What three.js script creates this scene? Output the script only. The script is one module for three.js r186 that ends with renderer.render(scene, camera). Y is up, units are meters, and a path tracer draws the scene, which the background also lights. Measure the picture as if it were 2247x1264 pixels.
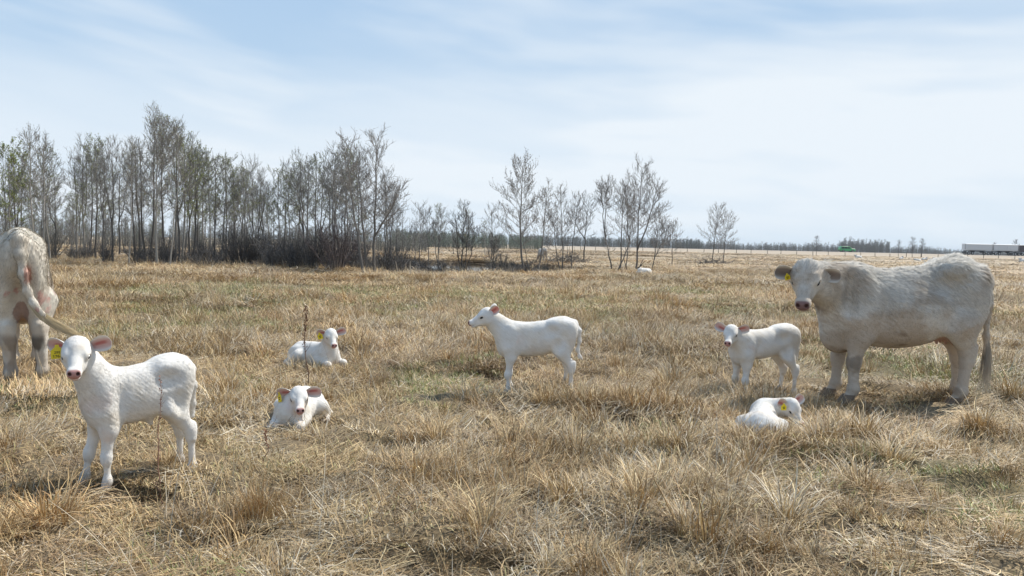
import * as THREE from 'three';
import { mergeGeometries } from 'three/addons/utils/BufferGeometryUtils.js';
import { ImprovedNoise } from 'three/addons/math/ImprovedNoise.js';
import { RoundedBoxGeometry } from 'three/addons/geometries/RoundedBoxGeometry.js';

// ------------------------------------------------------------------ camera, sky, sun, exposure
const scene = new THREE.Scene();
const PW = 2247, PH = 1264, FOCAL = 1666, EYE = 1.5;                 // photograph size, focal length in its pixels, eye height
const camera = new THREE.PerspectiveCamera(2 * Math.atan(PH / 2 / FOCAL) * 180 / Math.PI, PW / PH, 0.1, 6000);
camera.position.set(0, EYE, 0);
camera.rotation.order = 'YXZ';
camera.rotation.set(-3.33 * Math.PI / 180, 0, 1.23 * Math.PI / 180);
camera.updateMatrixWorld();
const renderer = new THREE.WebGLRenderer({ antialias: true });
renderer.toneMapping = THREE.LinearToneMapping;
renderer.toneMappingExposure = 1.18;
renderer.shadowMap.enabled = true;

const SUN = new THREE.Vector3(0.50, 0.80, -0.36).normalize();
const sun = new THREE.DirectionalLight(new THREE.Color().setRGB(1.0, 0.95, 0.86), 4.9);
sun.position.copy(SUN).multiplyScalar(60); sun.castShadow = true; sun.shadow.radius = 1.2;
sun.shadow.camera.left = -30; sun.shadow.camera.right = 30; sun.shadow.camera.top = 30; sun.shadow.camera.bottom = -30; sun.shadow.camera.far = 200;
sun.shadow.mapSize.set(4096, 4096);
scene.add(sun); scene.add(sun.target);

// ------------------------------------------------------------------ small helpers
function rng(seed) { let a = seed >>> 0; return () => { a |= 0; a = a + 0x6D2B79F5 | 0; let t = Math.imul(a ^ a >>> 15, 1 | a); t = t + Math.imul(t ^ t >>> 7, 61 | t) ^ t; return ((t ^ t >>> 14) >>> 0) / 4294967296; }; }
const IN = new ImprovedNoise();
const noise = (x, y, z = 0.37) => IN.noise(x, y, z);
const fbm = (x, y, z = 0.5, o = 4) => { let s = 0, a = 0.5; for (let i = 0; i < o; i++) { s += a * IN.noise(x, y, z); x = x * 2.03 + 11.3; y = y * 2.03 + 5.7; z = z * 2.03 + 3.1; a *= 0.5; } return s; };
const clamp = (x, a = 0, b = 1) => x < a ? a : x > b ? b : x;
const sstep = (a, b, x) => { const t = clamp((x - a) / (b - a)); return t * t * (3 - 2 * t); };
const mix = (a, b, t) => a + (b - a) * t;
const V = (x, y, z) => new THREE.Vector3(x, y, z);
const names = {};
function numbered(n) { const k = names[n] = (names[n] ?? -1) + 1; return k ? `${n}_${String(k).padStart(3, '0')}` : n; }
function tag(o, label, category, group) { o.userData.label = label; o.userData.category = category; if (group) o.userData.group = group; return o; }
function shadows(o) { o.traverse(c => { if (c.isMesh) { c.castShadow = true; c.receiveShadow = true; } }); return o; }
function thing(name, label, category, pos = [0, 0, 0], turn = 0, group) {
  const g = new THREE.Group(); g.name = numbered(name); g.position.set(...pos); g.rotation.y = turn; scene.add(g);
  return tag(g, label, category, group);
}
function part(name, geo, mat, parent, label) { const m = new THREE.Mesh(geo, mat); m.name = name; m.castShadow = m.receiveShadow = true; if (label) m.userData.label = label; parent.add(m); return m; }
function structure(name, geo, mat, kind = 'structure') { const m = new THREE.Mesh(geo, mat); m.name = name; m.userData.kind = kind; m.castShadow = m.receiveShadow = true; scene.add(m); return m; }
const lerp3 = (a, b, t) => [mix(a[0], b[0], t), mix(a[1], b[1], t), mix(a[2], b[2], t)];
const lin = (r, g, b) => new THREE.Color().setRGB(r, g, b);
const std = (r, g, b, rough = 0.9, extra = {}) => new THREE.MeshStandardMaterial({ color: lin(r, g, b), roughness: rough, ...extra });
// points of the place from where they are seen: on the ground, or at a distance along the view
function ray(px, py) {
  const t = PH / 2 / FOCAL, d = V((px / PW * 2 - 1) * t * PW / PH, (1 - 2 * py / PH) * t, -1);
  return d.applyQuaternion(camera.quaternion);
}
function onGround(px, py) { const d = ray(px, py), k = -EYE / d.y; return V(d.x * k, 0, d.z * k); }
function atDepth(px, py, depth) { const d = ray(px, py); return V(d.x * depth, EYE + d.y * depth, d.z * depth); }

// ------------------------------------------------------------------ sky
{
  const W = 3072, H = 1536, data = new Float32Array(W * H * 4);
  for (let j = 0; j < H; j++) {
    const el = ((j + 0.5) / H - 0.5) * 180;
    for (let i = 0; i < W; i++) {
      const o = (j * W + i) * 4;
      if (el < -1 && i > 0) { data[o] = data[o - 4]; data[o + 1] = data[o - 3]; data[o + 2] = data[o - 2]; data[o + 3] = 1; continue; }
      const az = ((i + 0.5) / W - 0.5) * 2 * Math.PI, e = Math.max(el, 0), er = e * Math.PI / 180;
      const dx = Math.cos(er) * Math.cos(az), dy = Math.sin(er), dz = Math.cos(er) * Math.sin(az);
      // clear air
      const up = Math.pow(clamp(e / 90), 0.62);
      let r = mix(0.53, 0.15, up), g = mix(0.69, 0.32, up), b = mix(0.84, 0.63, up);
      const low = sstep(22, 2, e);
      r = mix(r, 0.56, low * 0.35); g = mix(g, 0.70, low * 0.35); b = mix(b, 0.82, low * 0.35);
      // cirrus: thin veils and long streaks that fall gently to the right of the view; coordinates live on the sphere
      const wx = fbm(dx * 1.6 + 3, dy * 3, dz * 1.6, 3), y1 = e / 18 + dx * 0.34 + 0.16 * wx;
      const s1 = fbm(dx * 1.7 + 7, y1 * 2.6, dz * 0.9 + 2, 4), s2 = fbm(dx * 4.5 + 1, y1 * 8.0, dz * 2 + 9, 4), s3 = fbm(dx * 11 + 5, y1 * 20, dz * 5 + 4, 3);
      const veil = sstep(17, 7.5, e + 5.0 * wx - dx * 4.5 + 3.5 * s1);          // thicker haze of cloud low in the sky
      let c = veil * 0.74 + sstep(-0.20, 0.40, s1 + 0.55 * s2 + 0.10 * dx) * 0.46 + 0.15 * s2 + 0.08 * s3;
      c *= mix(0.82, 1, sstep(0, 6, e)) * mix(1, 0.8, sstep(25, 60, e));
      c = clamp(c, 0, 0.97);
      r = mix(r, 0.775, c); g = mix(g, 0.84, c); b = mix(b, 0.90, c);
      const q = 0.93; data[o] = r * q; data[o + 1] = g * q; data[o + 2] = b * q; data[o + 3] = 1;
    }
  }
  const sky = new THREE.DataTexture(data, W, H, THREE.RGBAFormat, THREE.FloatType);
  sky.mapping = THREE.EquirectangularReflectionMapping; sky.magFilter = THREE.LinearFilter; sky.needsUpdate = true;
  scene.background = sky; scene.environment = sky;
}
// ------------------------------------------------------------------ ground
const POND = { x: -3.6, z: -49, rx: 7.6, rz: 11 };
const CLEAR = [], HOOVES = [];                                               // places trodden flat under animals: [x, z, radius]
const dPond = (x, z) => Math.hypot((x - POND.x) / POND.rx, (z - POND.z) / POND.rz) + 0.12 * noise(x * 0.25, z * 0.25, 2.2);
function height(x, z) {
  const d = Math.hypot(x, z), near = 1 / (1 + (d / 45) * (d / 45));
  let h = near * (0.12 * noise(x * 1.35, z * 1.5, 1.7) + 0.075 * noise(x * 3.0, z * 3.3, 4.1)) + 0.10 * noise(x * 0.22, z * 0.22, 7.7) * sstep(10, 30, d) + 0.25 * noise(x * 0.03, z * 0.03, 3.3) * sstep(50, 120, d);
  h -= 0.55 * sstep(1.3, 0.75, dPond(x, z)); h += 0.34 * sstep(0.16, 0.40, fbm(x * 0.30 + 2, z * 0.24, 6.6, 3)) * sstep(1.2, 0.9, dPond(x, z));
  return h;
}
// how the pasture varies: 0..1 green growth, 0..1 tussocks, brownness
const GREENS = [[1010, 662, 3.2], [1240, 668, 3.0], [860, 655, 3.0], [500, 650, 4], [430, 715, 1.5], [1950, 800, 1.5], [2210, 700, 1.6], [940, 830, 0.8], [2215, 1100, 0.7], [1420, 950, 0.5], [1700, 690, 1.8], [230, 850, 0.6], [1480, 640, 3]].map(([px, py, r]) => { const p = onGround(px, py); return [p.x, p.z, r]; });
const greenAt = (x, z) => {
  const n = fbm(x * 0.5 + 4, z * 0.5, 8.2, 3) + 0.25 * noise(x * 1.7, z * 1.7, 3.1); let s = 0;
  for (const [gx, gz, r] of GREENS) { const q = Math.hypot(x - gx, (z - gz) * 0.7) / r; if (q < 1.6) s = Math.max(s, 1 - q / 1.6); }
  return clamp(sstep(0.15, 0.75, s + n * 0.9) * sstep(0, 0.2, s) + 0.35 * sstep(0.22, 0.40, n));
};
const tussockAt = (x, z) => fbm(x * 0.55 + 31, z * 0.55 + 17, 2.6, 3);
const brownAt = (x, z) => fbm(x * 0.42 + 71, z * 0.42 + 3, 5.6, 3);
const toneAt = (x, z) => fbm(x * 0.16 + 9, z * 0.16 + 41, 1.2, 4);
{
  const angles = [], radii = [0];
  for (let a = -48; a < 48; a += 0.42) angles.push(a);
  for (let a = 48; a < 312; a += 4) angles.push(a);
  for (let r = 0.8; r < 4500; r *= r < 20 ? 1.022 : r < 90 ? 1.03 : 1.08) radii.push(r);
  const n = angles.length, pos = [], col = [], uv = [], idx = [];
  for (const r of radii) for (const a of angles) {
    const t = a * Math.PI / 180, x = Math.sin(t) * r, z = -Math.cos(t) * r;
    pos.push(x, height(x, z), z); uv.push(x / 7, z / 7);
    const g = greenAt(x, z), tn = toneAt(x, z), wet = sstep(1.35, 0.85, dPond(x, z));
    let c = [0.26, 0.19, 0.11];
    const k = 1 + 0.4 * tn;
    c = [c[0] * k, c[1] * k, c[2] * k];
    const gg = g * 0.42; c = [mix(c[0], 0.12, gg), mix(c[1], 0.125, gg), mix(c[2], 0.045, gg)];
    c = [mix(c[0], 0.06, wet), mix(c[1], 0.048, wet), mix(c[2], 0.033, wet)];
    col.push(...c);
  }
  for (let i = 0; i < radii.length - 1; i++) for (let j = 0; j < n; j++) {
    const a = i * n + j, b = i * n + (j + 1) % n, c = a + n, d = b + n;
    idx.push(a, b, c, b, d, c);
  }
  const g = new THREE.BufferGeometry();
  g.setAttribute('position', new THREE.Float32BufferAttribute(pos, 3)); g.setAttribute('color', new THREE.Float32BufferAttribute(col, 3)); g.setAttribute('uv', new THREE.Float32BufferAttribute(uv, 2));
  g.setIndex(idx); g.computeVertexNormals();
  // litter grain: fine flecks of straw and soil, tiling every 7 m
  const S = 1024, px = new Uint8Array(S * S * 4), R = rng(5), acc = new Float32Array(S * S).fill(0.62);
  for (let k = 0; k < 60000; k++) {
    let x = R() * S, y = R() * S; const a = R() * 6.28, l = 4 + R() * 16, v = 0.35 + R() * 0.65;
    for (let s = 0; s < l; s++) { acc[((y | 0) & 1023) * S + ((x | 0) & 1023)] = v; x += Math.cos(a); y += Math.sin(a); if (x < 0) x += S; if (y < 0) y += S; }
  }
  for (let k = 0; k < S * S; k++) { const v = clamp(acc[k]) * 255; px[k * 4] = v; px[k * 4 + 1] = v; px[k * 4 + 2] = v * 0.98; px[k * 4 + 3] = 255; }
  const map = new THREE.DataTexture(px, S, S); map.wrapS = map.wrapT = THREE.RepeatWrapping; map.magFilter = THREE.LinearFilter; map.colorSpace = THREE.SRGBColorSpace; map.needsUpdate = true;
  structure('ground', g, new THREE.MeshStandardMaterial({ vertexColors: true, map, roughness: 1, color: lin(1.6, 1.6, 1.6), bumpMap: map, bumpScale: 0.02 }));
  // slough water
  const wg = new THREE.CircleGeometry(1, 48); wg.rotateX(-Math.PI / 2); wg.scale(POND.rx * 1.15, 1, POND.rz * 1.15); wg.translate(POND.x, -0.16, POND.z);
  structure('pond_water', wg, new THREE.MeshStandardMaterial({ color: lin(0.035, 0.035, 0.03), roughness: 0.06, metalness: 0 }));
}
// ------------------------------------------------------------------ trees, shrubs, logs
class Wood {
  constructor() { this.pos = []; this.nor = []; this.col = []; this.idx = []; }
  tube(pts, rad, sides, c0, c1) {                     // tapered tube along points
    const n = pts.length, t = V(), a = V(), b = V(), up = V(0.31, 0.2, 0.93), o = this.pos.length / 3;
    for (let i = 0; i < n; i++) {
      t.subVectors(pts[Math.min(n - 1, i + 1)], pts[Math.max(0, i - 1)]).normalize(); a.crossVectors(t, up).normalize(); b.crossVectors(t, a);
      for (let s = 0; s < sides; s++) {
        const an = s / sides * 6.2832, x = a.x * Math.cos(an) + b.x * Math.sin(an), y = a.y * Math.cos(an) + b.y * Math.sin(an), z = a.z * Math.cos(an) + b.z * Math.sin(an), r = rad[i];
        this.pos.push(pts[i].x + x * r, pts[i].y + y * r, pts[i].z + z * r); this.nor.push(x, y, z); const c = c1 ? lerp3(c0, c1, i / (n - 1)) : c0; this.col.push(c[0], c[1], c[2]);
      }
      if (i < n - 1) for (let s = 0; s < sides; s++) { const p = o + i * sides + s, q = o + i * sides + (s + 1) % sides; this.idx.push(p, q, p + sides, q, q + sides, p + sides); }
    }
  }
  leaf(p, d, len, wid, c, R) {                        // a bud or catkin: a folded diamond
    const s = V(R() - 0.5, R() - 0.5, R() - 0.5).cross(d).normalize(), n = s.clone().cross(d), o = this.pos.length / 3, m = p.clone().addScaledVector(d, len * 0.5), e = p.clone().addScaledVector(d, len);
    for (const [q, k] of [[p, 0], [m, 1], [m, -1], [e, 0]]) { this.pos.push(q.x + s.x * wid * k + n.x * wid * 0.4 * Math.abs(k), q.y + s.y * wid * k + n.y * wid * 0.4 * Math.abs(k), q.z + s.z * wid * k + n.z * wid * 0.4 * Math.abs(k)); this.nor.push(n.x, n.y, n.z); this.col.push(c[0], c[1], c[2]); }
    this.idx.push(o, o + 1, o + 2, o + 1, o + 3, o + 2);
  }
  geo() { const g = new THREE.BufferGeometry(); g.setAttribute('position', new THREE.Float32BufferAttribute(this.pos, 3)); g.setAttribute('normal', new THREE.Float32BufferAttribute(this.nor, 3)); g.setAttribute('color', new THREE.Float32BufferAttribute(this.col, 3)); g.setIndex(this.idx); return g; }
}
const barkMat = new THREE.MeshStandardMaterial({ vertexColors: true, roughness: 0.9 });
const twigMat = new THREE.MeshStandardMaterial({ vertexColors: true, roughness: 0.9, side: THREE.DoubleSide });
const BARK = { pale: [0.37, 0.35, 0.31], grey: [0.24, 0.222, 0.195], dark: [0.12, 0.108, 0.095] };
function grow(R, start, dir, len, n, wander, rise) {
  const pts = [start.clone()], d = dir.clone(), p = start.clone();
  for (let i = 0; i < n; i++) { d.x += (R() - 0.5) * wander; d.z += (R() - 0.5) * wander; d.y += (R() - 0.5) * wander * 0.6 + rise; d.normalize(); p.addScaledVector(d, len / n); pts.push(p.clone()); }
  return pts;
}
const along = (pts, t) => { const f = clamp(t, 0, 0.9999) * (pts.length - 1), i = f | 0; return pts[i].clone().lerp(pts[i + 1], f - i); };
const tangent = (pts, t) => { const i = Math.min(pts.length - 2, (clamp(t, 0, 0.9999) * (pts.length - 1)) | 0); return pts[i + 1].clone().sub(pts[i]).normalize(); };
// o: H height, stems [[lean x, lean z, height share, radius share, fork height]], low crown start, spread, dens, bud colours, budN
function treeGeometry(seed, o) {
  const R = rng(seed), T = new Wood(), C = new Wood(), H = o.H, tw = o.twig || 1;
  const up = V(0, 1, 0), buds = o.buds || [[0.22, 0.19, 0.15]], main = [];
  (o.stems || [[0, 0, 1, 1, 0]]).forEach(([lx, lz, hs, rs, f0, from]) => {
    const start = from !== undefined && main[from] ? along(main[from], f0) : V((R() - 0.5) * 0.1, -0.15, (R() - 0.5) * 0.1), len = H * hs - start.y, n = 9;
    const pts = [start]; const dx = lx * H / n, dz = lz * H / n, ph = R() * 6;
    for (let i = 1; i <= n; i++) { const k = i / n; pts.push(V(start.x + lx * H * k * (0.7 + 0.3 * (1 - k)) + 0.05 * Math.sin(ph + k * 5) * hs + (R() - 0.5) * 0.07, start.y + len * k, start.z + lz * H * k + 0.05 * Math.cos(ph + k * 4) + (R() - 0.5) * 0.07)); }
    main.push(pts);
    const r0 = H * 0.0088 * rs * (o.thick || 1), rad = pts.map((_, i) => r0 * (i === 0 ? 1.25 : 1) * Math.pow(1 - i / n * 0.96, 0.85) + 0.006);
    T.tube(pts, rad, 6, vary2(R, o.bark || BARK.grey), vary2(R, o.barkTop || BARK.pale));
    const n1 = Math.round((o.dens || 30) * hs), cs = o.low ?? 0.35;
    for (let i = 0; i < n1; i++) {
      const t = cs + (0.985 - cs) * Math.pow((i + R()) / n1, 0.85), p = along(pts, t), tg = tangent(pts, t), az = i * 2.4 + R() * 1.2, tip = (t - cs) / (1 - cs);
      const ang = mix(o.ang0 || 1.15, 0.62, tip) * (0.8 + 0.4 * R()), side = V(Math.cos(az), 0, Math.sin(az)), dir = tg.clone().multiplyScalar(Math.cos(ang)).addScaledVector(side, Math.sin(ang)).normalize();
      const L1 = H * (o.spread || 0.24) * (0.35 + 0.65 * Math.sqrt(Math.max(0.02, 1 - tip))) * (tip < 0.15 ? 0.55 + 3 * tip : 1) * (0.6 + 0.55 * R()) * Math.sqrt(hs), b1 = grow(R, p, dir, L1, 5, 0.38, 0.03);
      const r1 = clamp(r0 * (1 - t * 0.8) * 0.42, 0.008, 0.05) * tw; C.tube(b1, b1.map((_, k) => r1 * (1 - 0.75 * k / 5)), 3, vary2(R, o.branch || BARK.grey));
      const n2 = Math.max(3, Math.round(L1 * (o.n2 || 5.0)));
      for (let j = 0; j < n2; j++) {
        const t2 = 0.2 + 0.8 * (j + R()) / n2, p2 = along(b1, t2), d2 = tangent(b1, t2).addScaledVector(V(R() - 0.5, R() - 0.35, R() - 0.5), 1.5).normalize(), L2 = L1 * 0.36 * (1.15 - 0.6 * t2) * (0.6 + 0.7 * R()) + 0.12, b2 = grow(R, p2, d2, L2, 3, 0.4, 0.08);
        const bc = vary2(R, o.branch || BARK.grey); C.tube(b2, [0.0085, 0.007, 0.006, 0.005].map(x => x * tw), 3, bc);
        const n3 = Math.round((o.n3 || 4) * (0.6 + 0.8 * R()));
        for (let k = 0; k < n3; k++) {
          const p3 = along(b2, 0.25 + 0.75 * (k + R()) / n3), d3 = tangent(b2, 0.8).addScaledVector(V(R() - 0.5, R() - 0.3, R() - 0.5), 1.7).normalize(), L3 = 0.12 + 0.22 * R(), b3 = grow(R, p3, d3, L3, 2, 0.5, 0.1);
          ribbon(C, b3, 0.0072 * tw, bc, R);
          const nb = o.budN ?? 2; for (let q = 0; q < nb; q++) if (R() < (o.budP ?? 0.8)) C.leaf(along(b3, 0.4 + 0.6 * R()), V(R() - 0.5, R() - 0.45, R() - 0.5).normalize(), (o.budL || 0.05) * (0.6 + 0.8 * R()), (o.budW || 0.009) * (0.7 + 0.6 * R()), vary2(R, buds[(R() * buds.length) | 0]), R);
        }
      }
    }
  });
  return { trunk: T.geo(), crown: C.geo() };
}
function vary2(R, c, k = 0.3) { const m = 1 - k / 2 + k * R(); return [c[0] * m, c[1] * m, c[2] * m]; }
function ribbon(W, pts, w, c, R) {
  const s = V(R() - 0.5, R() - 0.5, R() - 0.5).normalize(), o = W.pos.length / 3, n = pts.length;
  for (let i = 0; i < n; i++) { const t = pts[Math.min(n - 1, i + 1)].clone().sub(pts[Math.max(0, i - 1)]).normalize(), a = t.clone().cross(s).normalize(), nn = t.clone().cross(a), h = w * (1 - 0.6 * i / (n - 1)); for (const k of [1, -1]) { W.pos.push(pts[i].x + a.x * h * k, pts[i].y + a.y * h * k, pts[i].z + a.z * h * k); W.nor.push(nn.x, nn.y, nn.z); W.col.push(c[0], c[1], c[2]); } if (i < n - 1) { const k = o + i * 2; W.idx.push(k, k + 1, k + 2, k + 1, k + 3, k + 2); } }
}
function shrubGeometry(seed, H, n, col, lean, twigs) {
  const R = rng(seed), T = new Wood(), C = new Wood();
  for (let i = 0; i < n; i++) {
    const az = R() * 6.283, a = Math.pow(R(), 0.8) * lean, d = V(Math.sin(a) * Math.cos(az), Math.cos(a), Math.sin(a) * Math.sin(az)), st = V(Math.cos(az) * 0.25 * R(), -0.1, Math.sin(az) * 0.25 * R()), L = H * (0.55 + 0.5 * R()), b = grow(R, st, d, L, 6, 0.18, 0.02), c = vary2(R, col, 0.5);
    T.tube(b, b.map((_, k) => (0.022 + 0.02 * R()) * (1 - 0.8 * k / 6)), 4, c);
    for (let j = 0; j < twigs; j++) {
      const t = 0.25 + 0.75 * (j + R()) / twigs, b2 = grow(R, along(b, t), tangent(b, t).addScaledVector(V(R() - 0.5, R() - 0.3, R() - 0.5), 1.5).normalize(), L * 0.24 * (0.5 + R()), 3, 0.4, 0.05); C.tube(b2, [0.0085, 0.007, 0.006, 0.004], 3, c);
      for (let k = 0; k < 4; k++) { const b3 = grow(R, along(b2, 0.2 + 0.8 * R()), V(R() - 0.5, R() - 0.2, R() - 0.5).normalize(), 0.14 + 0.2 * R(), 2, 0.4, 0.1); ribbon(C, b3, 0.006, c, R); }
    }
  }
  return { trunk: T.geo(), crown: C.geo() };
}
function plantTree(name, label, category, g, base, s, turn, group, pn = ['trunk', 'crown']) {
  const t = thing(name, label, category, [base.x, height(base.x, base.z), base.z], turn, group); t.scale.set(s[0], s[1], s[0]);
  part(pn[0], g.trunk, barkMat, t); part(pn[1], g.crown, twigMat, t); return t;
}
const heightFor = (px, base, top) => { const p = onGround(px, base); return 0.955 * (base - top) * Math.abs(p.z) / FOCAL * Math.cos(0.021); };
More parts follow.
